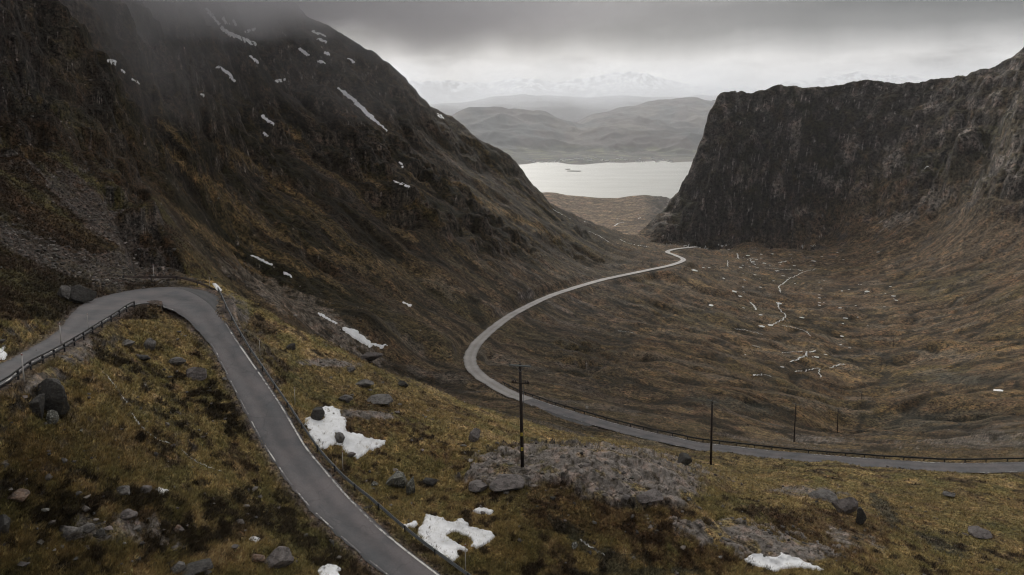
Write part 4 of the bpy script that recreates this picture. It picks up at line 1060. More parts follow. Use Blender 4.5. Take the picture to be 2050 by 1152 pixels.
streak([(216, 122), (232, 127)], [7, 8], 'snow patch on the grassy shelf beside the dark buttress', group=SM, **far_)
streak([(240, 138), (250, 146)], [3, 4], 'small snow scrap just below the snow on the grassy shelf', group=SM, **far_)
streak([(264, 158), (279, 169)], [4, 3], 'lowest snow scrap of the three below the grassy shelf', group=SM, **far_)
streak([(434, 134), (452, 143), (470, 163)], [4, 8, 5], 'curved snow streak on the middle of the left mountain', group=SM, **far_)
streak([(524, 232), (535, 240), (549, 252)], [6, 8, 4], 'short thick snow streak left of the long diagonal snow streak', group=SM, **far_)
streak([(598, 97), (608, 104), (619, 112)], [4, 7, 5], 'snow streak under the ridge left of the skyline scraps', group=SM, **far_)
streak([(625, 62), (640, 68), (652, 73)], [3, 5, 3], 'upper of two snow scraps close to the cloudy skyline', group=SM, **far_)
streak([(634, 78), (645, 81), (656, 85)], [3, 5, 4], 'lower of two snow scraps close to the cloudy skyline', group=SM, **far_)
streak([(650, 104), (660, 111)], [6, 8], 'square snow scrap below the skyline scraps', group=SM, **far_)
streak([(636, 122), (652, 127)], [4, 4], 'flat snow scrap below the square snow scrap', group=SM, **far_)
streak([(500, 113), (510, 120), (519, 126)], [3, 6, 4], 'snow scrap below the foot of the thick snow gully', group=SM, **far_)
streak([(553, 163), (562, 162), (571, 158)], [5, 8, 4], 'triangular snow scrap in the middle of the upper slope', group=SM, **far_)
streak([(400, 187), (410, 192)], [4, 5], 'lone snow scrap left of the middle crag', group=SM, **far_)
streak([(699, 117), (709, 126)], [3, 6], 'small snow streak just inside the skyline above the long streak', group=SM, **far_)
streak([(788, 362), (805, 369), (821, 375)], [2, 4, 4], 'low flat snow scrap on the lower right flank of the left mountain', group=SM, **far_)
streak([(800, 325), (808, 335)], [3, 4], 'snow fleck above the low flat scrap on the right flank', group=SM, **far_)
streak([(874, 228), (888, 237)], [3, 4], 'snow scrap right on the skyline of the descending ridge', group=SM, **far_)
streak([(528, 265), (536, 274)], [3, 4], 'faint snow fleck under the short thick streak', group=SM, **far_)
mid_ = dict(thick=.35, step=.8, rag=1.2)
SL = 'snow strips lying in the gullies behind the descending road'
streak([(503, 510), (520, 519), (545, 531)], [3, 4, 4], 'thin upper snow strip in a gully of the left slope', group=SL, **mid_)
streak([(567, 545), (577, 550), (585, 556)], [4, 5, 3], 'short snow strip below the thin upper strip', group=SL, **mid_)
streak([(637, 627), (652, 636), (675, 649)], [4, 5, 3], 'thin snow strip just above the broad snow strip', group=SL, **mid_)
streak([(683, 657), (700, 664), (722, 678), (745, 694)], [6, 17, 14, 8], 'broad ragged snow strip at the foot of the left slope', group=SL, thick=.45, step=1.0, rag=1.6)
streak([(745, 688), (760, 694), (778, 690)], [4, 4, 3], 'scattered snow crumbs at the end of the broad snow strip', group=SL, thick=.4, step=1., rag=2)
streak([(808, 606), (822, 612)], [3, 4], 'lone snow fleck on the lower slope above the valley road', group=SL, **mid_)
streak([(1988, 781), (2008, 783)], [3, 5], 'lone snow patch on the brown slope at the far right', thick=.5, step=1., rag=.5)
streak([(1853, 339), (1858, 333)], [3, 4], 'lone snow fleck high on the right crag', thick=1., step=1., rag=.5)

# ------------------------------------------------------------------ running water
def stream_mat():
    N = NT('running_water'); pos = N.n('ShaderNodeNewGeometry').outputs['Position']
    a = N.noise(pos, .9, 4, .7)
    f = N.ramp(a.outputs[0], [(.38, 0.), (.56, 1.)])
    c = N.mix(f, (.12, .12, .115), (.50, .50, .48))
    return N.out(N.n('ShaderNodeBsdfPrincipled', i_Base_Color=c, i_Roughness=N.math('MULTIPLY_ADD', f, .3, c=.18)).outputs[0])
M_water = stream_mat()
def stream(pl, w0, w1=None, n=None):
    """a ribbon of water laid over the ground along photo points, widths in metres"""
    p = np.array(pl, float); p = cat(np.concatenate([p, np.zeros((len(p), 1))], 1), 2.0)[:, :2]
    H = hit(p[:, 0], p[:, 1]); 
    for k in range(2): H[:, k] = smooth1(H[:, k], 2)
    sx_ = p[:, 0] / 5.0; H[:, 0] += H[:, 1] / F * 3.2 * n2(sx_ + p[:, 1] / 4.0, sx_ * 0, 640); H[:, 1] += H[:, 1] * .004 * n2(sx_ * 1.3, p[:, 1] / 4.0, 641); H[:, 2] = gz(H[:, 0], H[:, 1])
    t = np.gradient(H[:, :2], axis=0); t /= np.linalg.norm(t, axis=1)[:, None] + 1e-9; nn = np.stack([-t[:, 1], t[:, 0]], 1)
    w = np.linspace(w0, w1 if w1 is not None else w0, len(H)) * (.7 + .9 * np.abs(n2(np.arange(len(H)) / 3.1, np.arange(len(H)) * 0, 620 + int(p[0, 0]) % 50)))
    w *= .4; w[0] *= .2; w[-1] *= .2
    rows_ = []
    for q in (-.5, 0, .5):
        xy = H[:, :2] + nn * (w * q)[:, None]; rows_.append(np.stack([xy[:, 0], xy[:, 1], gz(xy[:, 0], xy[:, 1])], 1))
    R_ = np.array(rows_); R_[..., 2] = .5 * R_[..., 2] + .5 * R_[..., 2].mean(0)[None] + .0009 * R_[..., 1]
    return tag(np_mesh('stream', R_.reshape(-1, 3), grid_faces(3, len(H)), M_water), kind='structure')
for pl, w0, w1 in (([(205, 745), (222, 762), (240, 788), (252, 806)], .25, .3), ([(262, 826), (281, 852), (300, 870), (318, 882), (340, 888)], .35, .45), ([(362, 900), (385, 920), (410, 933), (445, 945)], .4, .3),
                   ([(1636, 540), (1612, 545), (1583, 558), (1572, 566), (1560, 575), (1562, 587)], 1.5, 4), ([(1556, 608), (1562, 622), (1573, 633), (1560, 645), (1540, 654)], 2.5, 2),
                   ([(1566, 653), (1590, 657), (1612, 664), (1620, 673)], 1.5, 1.5), ([(1633, 704), (1612, 708), (1616, 714), (1600, 718), (1583, 726)], 3.5, 2.5), ([(1562, 707), (1590, 706), (1615, 704)], 1.5, 1.5),
                   ([(1500, 605), (1508, 612), (1513, 622)], 3, 5), ([(1470, 659), (1500, 664), (1528, 671)], 1, 1), ([(1505, 693), (1524, 697)], 1, 1.5), ([(1238, 664), (1258, 666), (1272, 669)], 1, 1.5),
                   ([(1508, 753), (1525, 751), (1545, 755)], 1.8, 1.5), ([(1590, 745), (1618, 742), (1640, 738), (1640, 748), (1645, 758)], 1.4, 1.4), ([(1475, 509), (1479, 520)], 6, 4), ([(1500, 518), (1506, 528)], 4, 3),
                   ([(1455, 522), (1458, 536)], 2, 3), ([(1558, 528), (1575, 523)], 3, 5), ([(1578, 510), (1588, 511)], 4, 3), ([(1602, 494), (1610, 494)], 4, 4), ([(1622, 492), (1632, 495)], 3, 4), ([(1596, 541), (1606, 544)], 4, 3),
                   ([(1385, 494), (1400, 497), (1418, 496)], 3, 3), ([(1335, 489), (1352, 491), (1380, 493)], 3, 4),
                   ([(1228, 454), (1238, 449), (1252, 446)], 12, 5), ([(1276, 440), (1281, 436)], 8, 5), ([(1108, 421), (1125, 431), (1142, 440)], 2, 3), ([(1178, 464), (1200, 474), (1222, 488)], 2.5, 2), ([(1240, 480), (1260, 489), (1300, 496)], 2.5, 3),
                   ([(1530, 538), (1560, 540), (1590, 541)], 2, 2), ([(1660, 738), (1690, 730)], 2, 2), ([(1160, 1082), (1185, 1098), (1210, 1112)], .35, .4)):
    stream(pl, w0, w1)

def pools():
    r_ = np.random.RandomState(31); VV = []; FF = []; k = 0
    pp = [(r_.normal(1540, 75), r_.normal(535, 32)) for _ in range(70)] + [(r_.uniform(1620, 1800), r_.uniform(560, 620)) for _ in range(26)] + [(r_.uniform(1400, 1460), r_.uniform(490, 500)) for _ in range(6)] + [(r_.uniform(1480, 1760), r_.uniform(620, 760)) for _ in range(16)] + [(r_.uniform(1120, 1300), r_.uniform(410, 450)) for _ in range(14)]
    pp = [q for q in pp if q[1] > 490 or q[0] < 1300]
    for px, py in pp:
        h = hit(px, py)[0]; rr = abs(r_.normal(0, 1)) * .55 + .25; n = 9; th = np.arange(n) * 2 * np.pi / n; an = r_.uniform(-.5, .5)
        rad = rr * (1 + .5 * r_.rand(n)); x = rad * np.cos(th) * r_.uniform(1.0, 2.2); y = rad * np.sin(th) * 1.6
        xs = h[0] + x * math.cos(an) - y * math.sin(an); ys = h[1] + x * math.sin(an) + y * math.cos(an); zs = gz(xs, ys)
        z = np.full(n, float(np.median(zs)) + .0007 * h[1]); z = .5 * z + .5 * (zs + .0007 * h[1])
        VV.append(np.stack([xs, ys, z], 1)); FF += [(k, k + i, k + i + 1) for i in range(1, n - 1)]; k += n
    return tag(np_mesh('bog_water', np.concatenate(VV), np.array(FF), M_water, smooth=False), kind='stuff')
pools()

# ------------------------------------------------------------------ boulders
def rock_mat(name, c0, c1, lich):
    N = NT(name); tc = N.n('ShaderNodeTexCoord').outputs['Object']
    a = N.noise(tc, 2.2, 6, .65); b = N.noise(tc, 9, 4, .7); c = N.noise(N.n('ShaderNodeVectorMath', operation='MULTIPLY', x0=tc, x1=(2, 2, 7)).outputs[0], 1, 4, .6)
    base = N.mix(N.ramp(a.outputs[0], [(.3, 0.), (.7, 1.)]), c0, c1)
    base = N.mix(N.ramp(c.outputs[0], [(.42, .6), (.5, 0.)]), base, (.02, .017, .015))
    base = N.mix(N.math('MULTIPLY', N.ramp(b.outputs[0], [(.55, 0.), (.62, 1.)]), lich, True), base, (.38, .38, .33))
    bp = N.n('ShaderNodeBump', i_Strength=.8, i_Distance=.12, i_Height=a.outputs[0]).outputs[0]
    return N.out(N.n('ShaderNodeBsdfPrincipled', i_Base_Color=base, i_Roughness=.9, i_Normal=bp).outputs[0])
RM = {'dark': rock_mat('dark_rock', (.022, .021, .019), (.060, .054, .049), .12), 'grey': rock_mat('grey_rock', (.075, .068, .064), (.13, .118, .11), .3),
      'pink': rock_mat('pink_grey_rock', (.095, .080, .076), (.145, .124, .117), .2), 'lichen': rock_mat('lichened_rock', (.05, .05, .042), (.14, .135, .115), 1.0), 'rust': rock_mat('rusty_rock', (.12, .07, .045), (.15, .10, .07), .2)}
import bmesh
def rock_mesh(seed, sub=4, blocky=.5):
    bm = bmesh.new(); bmesh.ops.create_icosphere(bm, subdivisions=sub, radius=1)
    co_ = np.array([v.co[:] for v in bm.verts]); r_ = np.random.RandomState(seed)
    nrm = r_.normal(size=(15, 3)); nrm /= np.linalg.norm(nrm, axis=1)[:, None]; dst = r_.uniform(.42, .80, 15)
    for n__, d_ in zip(nrm, dst):
        over = co_ @ n__ - d_; co_ -= np.clip(over, 0, None)[:, None] * n__ * (.85 + .15 * blocky)
    for lam, am in ((.9, .10), (.4, .05), (.17, .035), (.08, .02)):
        co_ *= (1 + am * n3(co_[:, 0] / lam, co_[:, 1] / lam, co_[:, 2] / lam, seed))[:, None]
    fcs = np.array([[v.index for v in f.verts] for f in bm.faces]); bm.free(); return co_, fcs
def boulder(px, py, w, h, m, label, seed, yaw=0., tilt=0., sink=.42, deep=.8):
    """px, py: foot of the visible rock; w, h: size in the photo"""
    p = hit(px, py)[0]; s = p[1] / F
    co_, fcs = rock_mesh(seed)
    W_ = w * s / 1.5; H_ = h * s / (1.5 - sink * .8)
    c, q = math.cos(tilt), math.sin(tilt); x, z = co_[:, 0] * c - co_[:, 2] * q, co_[:, 0] * q + co_[:, 2] * c
    co_ = np.stack([x * W_, co_[:, 1] * W_ * deep, z * H_], 1)
    ob = np_mesh('boulder', co_, fcs, RM[m], smooth=False)
    ob.location = (p[0], p[1] + W_ * deep * .35, p[2] + H_ * (.86 - sink)); ob.rotation_euler[2] = yaw
    return tag(ob, label, 'boulder')
boulder(98, 826, 60, 56, 'dark', 'large dark crag standing in the grass inside the left bend', 3, .4, .2)
boulder(70, 830, 40, 42, 'dark', 'lower dark shoulder of rock leaning on the left side of the large dark crag', 5, .9)
boulder(100, 850, 30, 26, 'lichen', 'pale-streaked rock at the foot of the large dark crag', 8, .2)
boulder(150, 606, 64, 34, 'dark', 'big dark boulder with a pale flat top on the bank above the hairpin', 9, .3, .1)
boulder(125, 598, 34, 22, 'grey', 'grey boulder leaning against the left of the big dark boulder above the hairpin', 12, .3)
boulder(296, 702, 30, 22, 'grey', 'rounded grey boulder inside the hairpin, uppermost on the grass', 14, .7, -.3)
boulder(252, 694, 34, 9, 'grey', 'flat grey stone left of the rounded boulder inside the hairpin', 15, .1)
boulder(348, 731, 34, 13, 'grey', 'low grey boulder in the middle of the grass inside the hairpin', 16, .3)
boulder(392, 757, 46, 22, 'pink', 'domed pinkish boulder near the inner edge of the descending road', 17, .5)
boulder(286, 722, 30, 12, 'dark', 'dark low rock just below the rounded grey boulder', 18, .2)
boulder(633, 841, 34, 24, 'dark', 'dark boulder against the upper edge of the large snow patch', 20, .2)
boulder(678, 884, 19, 20, 'grey', 'small dark rock poking out of the middle of the snow', 21, .8, .3)
boulder(796, 978, 46, 36, 'lichen', 'big white-lichened boulder on the grass between the two snow patches', 23, .3)
boulder(823, 990, 24, 36, 'lichen', 'narrow lichened rock standing right of the big white-lichened boulder', 24, .9, .5)
boulder(860, 972, 34, 13, 'dark', 'low dark rock right of the lichened pair', 25, .4)
boulder(750, 974, 18, 8, 'lichen', 'small pale stone left of the big white-lichened boulder', 26, .4)
boulder(949, 882, 30, 20, 'pink', 'square block of rock alone on the tan grass left of the pole', 28, .2, 0)
boulder(552, 1137, 62, 26, 'pink', 'broad brown-grey boulder near the bottom edge left of the road', 30, .2)
boulder(512, 1128, 28, 14, 'rust', 'small rusty stone left of the broad boulder at the bottom', 31, .2)
boulder(388, 1150, 62, 20, 'dark', 'dark jagged rock at the bottom edge, in the heather', 32, .5)
boulder(350, 1150, 30, 20, 'grey', 'grey rock left of the dark jagged rock at the bottom edge', 33, .5)
boulder(1694, 1030, 44, 34, 'pink', 'pinkish slab-sided boulder at the lower right', 35, .3, -.4)
boulder(1724, 1052, 26, 38, 'dark', 'dark upright rock just below the pinkish slab-sided boulder', 36, .3, -.3)
boulder(1655, 1004, 56, 18, 'grey', 'low grey ledge left of the pinkish slab-sided boulder', 37, .1)
boulder(242, 992, 32, 18, 'grey', 'grey rock lying among dark heather in the left foreground', 40, .1)
boulder(26, 1004, 44, 16, 'rust', 'flat reddish rock near the left edge', 41, .1)
boulder(2, 1072, 34, 34, 'dark', 'black rock cut by the left edge', 42, .1)
boulder(132, 1080, 44, 26, 'grey', 'largest grey rock of the bottom left cluster', 43, .6)
boulder(170, 1068, 30, 14, 'grey', 'flat grey rock at the back of the bottom left cluster', 44, .6)
boulder(195, 1078, 26, 16, 'dark', 'dark blue-grey rock at the right of the bottom left cluster', 45, .6)
boulder(290, 990, 26, 14, 'pink', 'small pinkish rock beside the tiny snow patch in the heather', 46, .6)
boulder(250, 1040, 34, 14, 'pink', 'low pink rock in the grass above the bottom left cluster', 47, .6)
boulder(355, 1068, 20, 13, 'rust', 'small brown stone in dark heather left of the road', 48, .6)
boulder(1372, 932, 34, 20, 'dark', 'dark jagged rock between the two nearest poles', 50, .3)
boulder(1966, 1078, 56, 13, 'pink', 'long flat pinkish rock at the right edge of the moor', 51, .1)
boulder(1955, 1062, 22, 8, 'pink', 'small flat stone above the long flat pinkish rock', 52, .1)
boulder(1905, 996, 26, 9, 'grey', 'grey stone on the tan grass near the lower road at right', 53, .1)
boulder(738, 724, 44, 15, 'pink', 'pale rock on the crest behind the descending road', 54, .3)
boulder(702, 744, 24, 8, 'grey', 'small flat rock left of the pale crest rock', 55, .3)
boulder(580, 700, 20, 11, 'dark', 'dark hollowed stone on the golden crest', 56, .3)
boulder(702, 916, 16, 10, 'pink', 'small stone beside the marker pole at the middle of the road', 57, .3)
boulder(690, 806, 26, 11, 'grey', 'round grey stone just above the large snow patch', 58, .3)
boulder(760, 812, 60, 11, 'grey', 'long low grey ledge right of the round grey stone', 59, .1)
boulder(806, 775, 24, 10, 'dark', 'dark stone on the terrace crest above the long low ledge', 60, .1)
boulder(728, 776, 46, 11, 'grey', 'low grey ledge on the terrace above the large snow patch', 61, .1)
boulder(1016, 980, 70, 18, 'pink', 'flat pale slab left of the foot of the big pole', 63, .1, 0, .4)
boulder(955, 985, 44, 16, 'pink', 'smaller pale slab at the left end of the rock pavement', 64, .1, 0, .4)
boulder(1150, 1100, 18, 12, 'lichen', 'whitish stone in the wet hollow under the rock pavement', 65, .1)
boulder(1300, 1005, 60, 14, 'pink', 'pale ledge at the right end of the rock pavement', 67, .1, 0, .4)
boulder(640, 860, 1, 1, 'dark', 'x', 1) if False else None

# ------------------------------------------------------------------ small merged helpers
class MB:
    def __init__(s): s.v = []; s.f = []
    def add(s, v, f):
        o = len(s.v); s.v += [tuple(map(float, q)) for q in v]; s.f += [tuple(i + o for i in q) for q in f]; return s
    def box(s, c, d, rz=0., tilt=None):
        cz, sz = math.cos(rz), math.sin(rz); vs_ = []
        for x in (-.5, .5):
            for y in (-.5, .5):
                for z in (-.5, .5):
                    a_, b_ = x * d[0], y * d[1]; vs_.append((c[0] + a_ * cz - b_ * sz, c[1] + a_ * sz + b_ * cz, c[2] + z * d[2]))
        return s.add(vs_, [(0, 1, 3, 2), (4, 6, 7, 5), (0, 4, 5, 1), (2, 3, 7, 6), (0, 2, 6, 4), (1, 5, 7, 3)])
    def tube(s, p0, p1, r0, r1=None, n=8, cap=True):
        p0 = Vector(p0); p1 = Vector(p1); r1 = r0 if r1 is None else r1; d = (p1 - p0).normalized()
        u = d.orthogonal().normalized(); w = d.cross(u); vs_ = []
        for p, r in ((p0, r0), (p1, r1)):
            for k in range(n):
                t = 2 * math.pi * k / n; vs_.append(p + u * (r * math.cos(t)) + w * (r * math.sin(t)))
        f_ = [(k, (k + 1) % n, n + (k + 1) % n, n + k) for k in range(n)]
        if cap: f_ += [tuple(range(n - 1, -1, -1)), tuple(range(n, 2 * n))]
        return s.add(vs_, f_)
    def build(s, name, mat, parent=None, smooth=False):
        me = bpy.data.meshes.new(name); me.from_pydata(s.v, [], s.f); me.update()
        if smooth: me.polygons.foreach_set('use_smooth', [True] * len(me.polygons))
        me.materials.append(mat); o = bpy.data.objects.new(name, me); COL.objects.link(o)
        if parent: o.parent = parent
        return o
def empty(name, loc, label, cat_, group=None):
    o = bpy.data.objects.new(name, None); COL.objects.link(o); o.location = loc; o.empty_display_size = .2
    return tag(o, label, cat_, group)

# ------------------------------------------------------------------ guardrails
M_steel = simple('galvanised_rail', (.16, .17, .18), .55, .5, 3, .5)
M_steeld = simple('dark_weathered_rail', (.030, .028, .028), .6, .3, 3, .5)
M_rustrail = simple('rusty_rail', (.11, .085, .075), .6, .4, 3, .5)
M_post = simple('post_steel', (.035, .036, .042), .6, .3, 4, .4)
def guardrail(path, label, mat, top=.66, gap=2.4, double=False, scale=1.0):
    P3 = resample(np.array([(x, y, 0) for x, y in path]), max(8, int(sum(np.hypot(*np.diff(np.array(path), axis=0).T)) / (gap / 4))))
    P3[:, 2] = smooth1(gz(P3[:, 0], P3[:, 1]), 4)
    t = np.gradient(P3, axis=0); t[:, 2] = 0; t /= np.linalg.norm(t, axis=1)[:, None]; nn = np.stack([-t[:, 1], t[:, 0], 0 * t[:, 0]], 1)
    root = empty('guardrail', P3[0], label, 'guardrail')
    def beam(zc_, prof, nm='rail'):
        R_ = []
        for q in prof:
            row = P3 + nn * (q[0] * scale); row[:, 2] += zc_ + q[1]; R_.append(row)
        R_ = np.array(R_) - P3[0]; m = len(prof); n = len(P3)
        F_ = np.concatenate([np.stack([np.arange(n - 1) + a_ * n, np.arange(n - 1) + 1 + a_ * n, np.arange(n - 1) + 1 + ((a_ + 1) % m) * n, np.arange(n - 1) + ((a_ + 1) % m) * n], 1) for a_ in range(m)])
        np_mesh(nm, R_.reshape(-1, 3), F_, mat, smooth=False, parent=root)
    wbeam = [(.0, .155), (.045, .12), (.045, .06), (.0, .02), (.0, -.02), (.045, -.06), (.045, -.12), (.0, -.155), (-.02, -.155), (.02, -.1), (.02, -.07), (-.03, -.0), (.02, .07), (.02, .10), (-.02, .155)]
    boxb = [(-.045, -.05), (.045, -.05), (.045, .05), (-.045, .05)]
    if double: beam(top - .05, boxb); beam(top - .36, boxb)
    else: beam(top - .155, wbeam)
    i = 0
    mesh = None
    for k in range(0, len(P3), 4):
        if mesh is None:
            mb = MB(); mb.box((0, 0, (top - .02 - .35) / 2), (.10 * scale, .10 * scale, top - .02 + .35)); mb.box((.06, 0, top - .17), (.05, .09, .16))
            o = mb.build('post', M_post, root); mesh = o.data
        else:
            o = bpy.data.objects.new('post', mesh); COL.objects.link(o); o.parent = root
        o.location = P3[k] - P3[0]; o.rotation_euler[2] = math.atan2(-nn[k, 0], nn[k, 1]) + math.pi / 2
    return root
dI = UE_in - UE_out; dI[:, 2] = 0; dI /= np.linalg.norm(dI, axis=1)[:, None]
ke = along(270, 614, UE_in); q = (UE_in + dI * .35)[:ke:6, :2]
guardrail([tuple(v) for v in q], 'dark double-rail barrier along the outer edge of the road at the left', M_steeld, .72, 2.5, double=True)
RRp = [(437, 588, 84.5), (447, 610, 81), (455, 632, 78.5), (466, 655, 76.5), (480, 680, 74.5), (500, 710, 72), (525, 748, 69.8), (560, 799, 66.5), (601, 855, 63), (646, 914, 59.8), (690, 965, 57.2), (716, 991, 56), (760, 1028, 54.3), (790, 1053, 53.2), (830, 1085, 52), (870, 1113, 51), (926, 1148, 49.8), (990, 1185, 48.6)]
guardrail([tuple(world(*p)[:2]) for p in RRp], 'long grey guardrail following the right side of the descending road', M_steel, .64, 3.0)
guardrail([tuple(world(*p)[:2]) for p in [(248, 568, 87.2), (275, 566, 88.4), (310, 564.5, 89.3), (350, 566, 89.4), (385, 572, 88.8), (410, 578, 88), (430, 584, 87)]], 'short curved rusty guardrail behind the hairpin bend', M_rustrail, .66, 3.0)
kk = int(np.argmin(np.hypot(lowW[:, 0] - world(976, 765, 184)[0], lowW[:, 1] - 184)))
q = (lowW[:, :2] - ln_ * (low_hw + .6)[:, None])[0:kk:3]
guardrail([tuple(v) for v in q], 'long dark guardrail along the far side of the lower valley road', M_steeld, .78, 3.2, scale=1.5)

# ------------------------------------------------------------------ snow marker poles
M_white = simple('white_pole_paint', (.42, .40, .38), .6, 0, 3, .3)
M_red = simple('red_band', (.25, .05, .04), .6)
MK = [(46.5, 745, 42.3, 2.0, .035, 'pale marker pole on the left barrier, nearer the left edge'), (124, 704, 53.8, 2.0, .045, 'thick pale marker pole on the left barrier, second from the left edge'),
      (178, 669, 60.6, 1.6, .022, 'very thin marker pole on the left barrier, closest to the hairpin'), (309, 569, 90.2, 2.3, .04, 'pale marker pole behind the curved guardrail at the top of the hairpin'),
      (420, 580, 88.8, 1.8, .025, 'thin marker pole at the right end of the curved rear guardrail'), (522, 737, 72.3, 2.0, .028, 'thin marker pole beside the upper part of the descending guardrail'),
      (592, 840, 66.8, 1.9, .028, 'thin marker pole left of the large snow patch'), (687, 958, 59.9, 2.2, .03, 'thin marker pole below the large snow patch'), (932, 1160, 50.2, 2.6, .032, 'marker pole at the bottom edge beside the forked snow patch')]
for px, py, Yd, h, r, lab in MK:
    p = world(px, py, Yd); z = gz(p[0], p[1])[0]
    root = empty('marker_pole', (p[0], p[1], z), lab, 'marker pole', 'snow marker poles along the upper road')
    MB().tube((0, 0, -.3), (0, 0, h), r * 1.2, r * .9, 8).build('shaft', M_white, root, True)
    MB().tube((0, 0, h * .93), (0, 0, h * .97), r * 1.25, r * 1.25, 8).build('band', M_red, root, True)
# a little passing place sign on the valley road
p = world(1175, 829, 151); z = gz(p[0], p[1])[0]
root = empty('road_sign', (p[0], p[1], z), 'tiny white square sign on a short post beyond the lower road', 'road sign')
MB().tube((0, 0, -.2), (0, 0, 1.7), .05).build('post', M_post, root)
MB().box((0, -.06, 1.45), (.55, .03, .6)).build('sign_plate', simple('white_plate', (.6, .58, .54), .5), root)

# ------------------------------------------------------------------ power line poles
M_wood = simple('creosoted_wood', (.020, .013, .011), .85, 0, 4, .4)
M_iron = simple('galvanised_iron', (.13, .145, .15), .6, .4, 4, .3)
M_ins = simple('brown_porcelain', (.03, .016, .012), .3, 0, 4, .2)
def plate_mat():
    N = NT('yellow_warning_plate'); tc = N.n('ShaderNodeTexCoord').outputs['Generated']
    sp = N.n('ShaderNodeSeparateXYZ', x0=tc)
    # black triangle outline on yellow
    ax_ = N.math('ABSOLUTE', N.math('SUBTRACT', sp.outputs[0], .5)); y = sp.outputs[2]
    h = N.math('SUBTRACT', N.math('MULTIPLY_ADD', ax_, -1.9, c=.85), y)
    tri = N.math('MULTIPLY', N.math('GREATER_THAN', h, 0), N.math('GREATER_THAN', y, .25)); inn_ = N.math('MULTIPLY', N.math('GREATER_THAN', h, .14), N.math('GREATER_THAN', y, .33))
    c = N.mix(N.math('SUBTRACT', tri, inn_, True), (.45, .36, .05), (.02, .02, .02))
    return N.out(N.n('ShaderNodeBsdfPrincipled', i_Base_Color=c, i_Roughness=.5).outputs[0])
M_plate = plate_mat()
PL = [(1046, 938, 63.6, 1041, 729, 'nearest and tallest dark power pole with two crossarms and yellow warning plates', 1.0), (1423, 929, 101, 1426, 801, 'second nearest power pole, standing in front of the lower road', .35),
      (1589.5, 884, 168, 1593.5, 808, 'third power pole, just beyond the lower road', .3), (1676, 868, 230, 1678, 818, 'fourth power pole, faint on the brown slope right of the third', .3),
      (1724, 811, 320, 1724.5, 786, 'small dim power pole between the fourth pole and the one on the dark mound', .3), (1763, 746, 400, 1766, 714, 'distant power pole rising from a dark peaty mound', .3),
      (1789, 692, 480, 1789.5, 665, 'distant power pole on the open glen floor above the mound pole', .3), (1630, 590, 690, 1630.5, 572, 'farthest visible power pole, near the glen stream', .3)]
for i, (px, py, Yd, tx, ty, lab, big_) in enumerate(PL):
    p = world(px, py, Yd); z = gz(p[0], p[1])[0]; b_ = Vector((p[0], p[1], z)); tp = Vector(world(tx, ty, Yd)) - b_
    root = empty('utility_pole', b_, lab, 'utility pole', 'poles of the power line crossing the glen')
    r = .17 if i < 2 else .15
    d = tp.normalized(); MB().tube(-d * .6, tp, r * 1.1, r * .78, 12).build('pole', M_wood, root, True)
    yaw = -.18 if i == 0 else -.75
    ax_ = Vector((math.cos(yaw), math.sin(yaw), 0)); half = 1.05 if i == 0 else .95
    def arm(zoff, half, nins, dz=.0, mat=M_iron, rr=.085 if i == 0 else .06):
        c0 = tp - d * zoff + Vector((0, -.16, 0))
        m = MB(); a0 = c0 - ax_ * half; a1 = c0 + ax_ * half
        m.tube(a0, a1, rr, rr, 6); arm_ = m.build('crossarm', mat, root)
        for q in np.linspace(-1, 1, nins) * .94:
            if abs(q) < .1: bb = tp + d * .02
            else: bb = c0 + ax_ * (q * half)
            MB().tube(bb, bb + Vector((0, 0, .12)), .025, .025, 6).tube(bb + Vector((0, 0, .10)), bb + Vector((0, 0, .24)), .07, .045, 8).build('insulator', M_ins, arm_, True)
        return c0
    c0 = arm(.12, half, 3)
    for s_ in (-1, 1):
        MB().tube(c0 + ax_ * (s_ * half * .42), tp - d * .75 + Vector((0, -.14, 0)), .025, .025, 6).build('brace', M_iron, root)
    if i == 0:
        c1 = arm(1.85, .86, 2, mat=M_wood, rr=.07)
        for s_ in (-1, 1):
            for q in (.55, .8):
                bb = c1 + ax_ * (s_ * .86 * q)
                MB().tube(bb + Vector((0, 0, -.06)), bb + Vector((0, 0, .34)), .05, .05, 8).tube(bb + Vector((0, 0, .12)), bb + Vector((0, 0, .18)), .085, .085, 8).build('fuse_switch', M_ins, root, True)
        MB().tube(tp - d * 1.9 + Vector((.27, -.1, 0)), tp - d * 5.4 + Vector((.27, -.1, 0)), .022, .022, 6).build('earth_cable', M_iron, root)
        for yy_ in (870, 900):
            hgt = (938 - yy_) / (938 - 729); c = tp * hgt
            MB().box((c.x, c.y - .19, c.z), (.24, .02, .34)).build('warning_plate', M_plate, root)

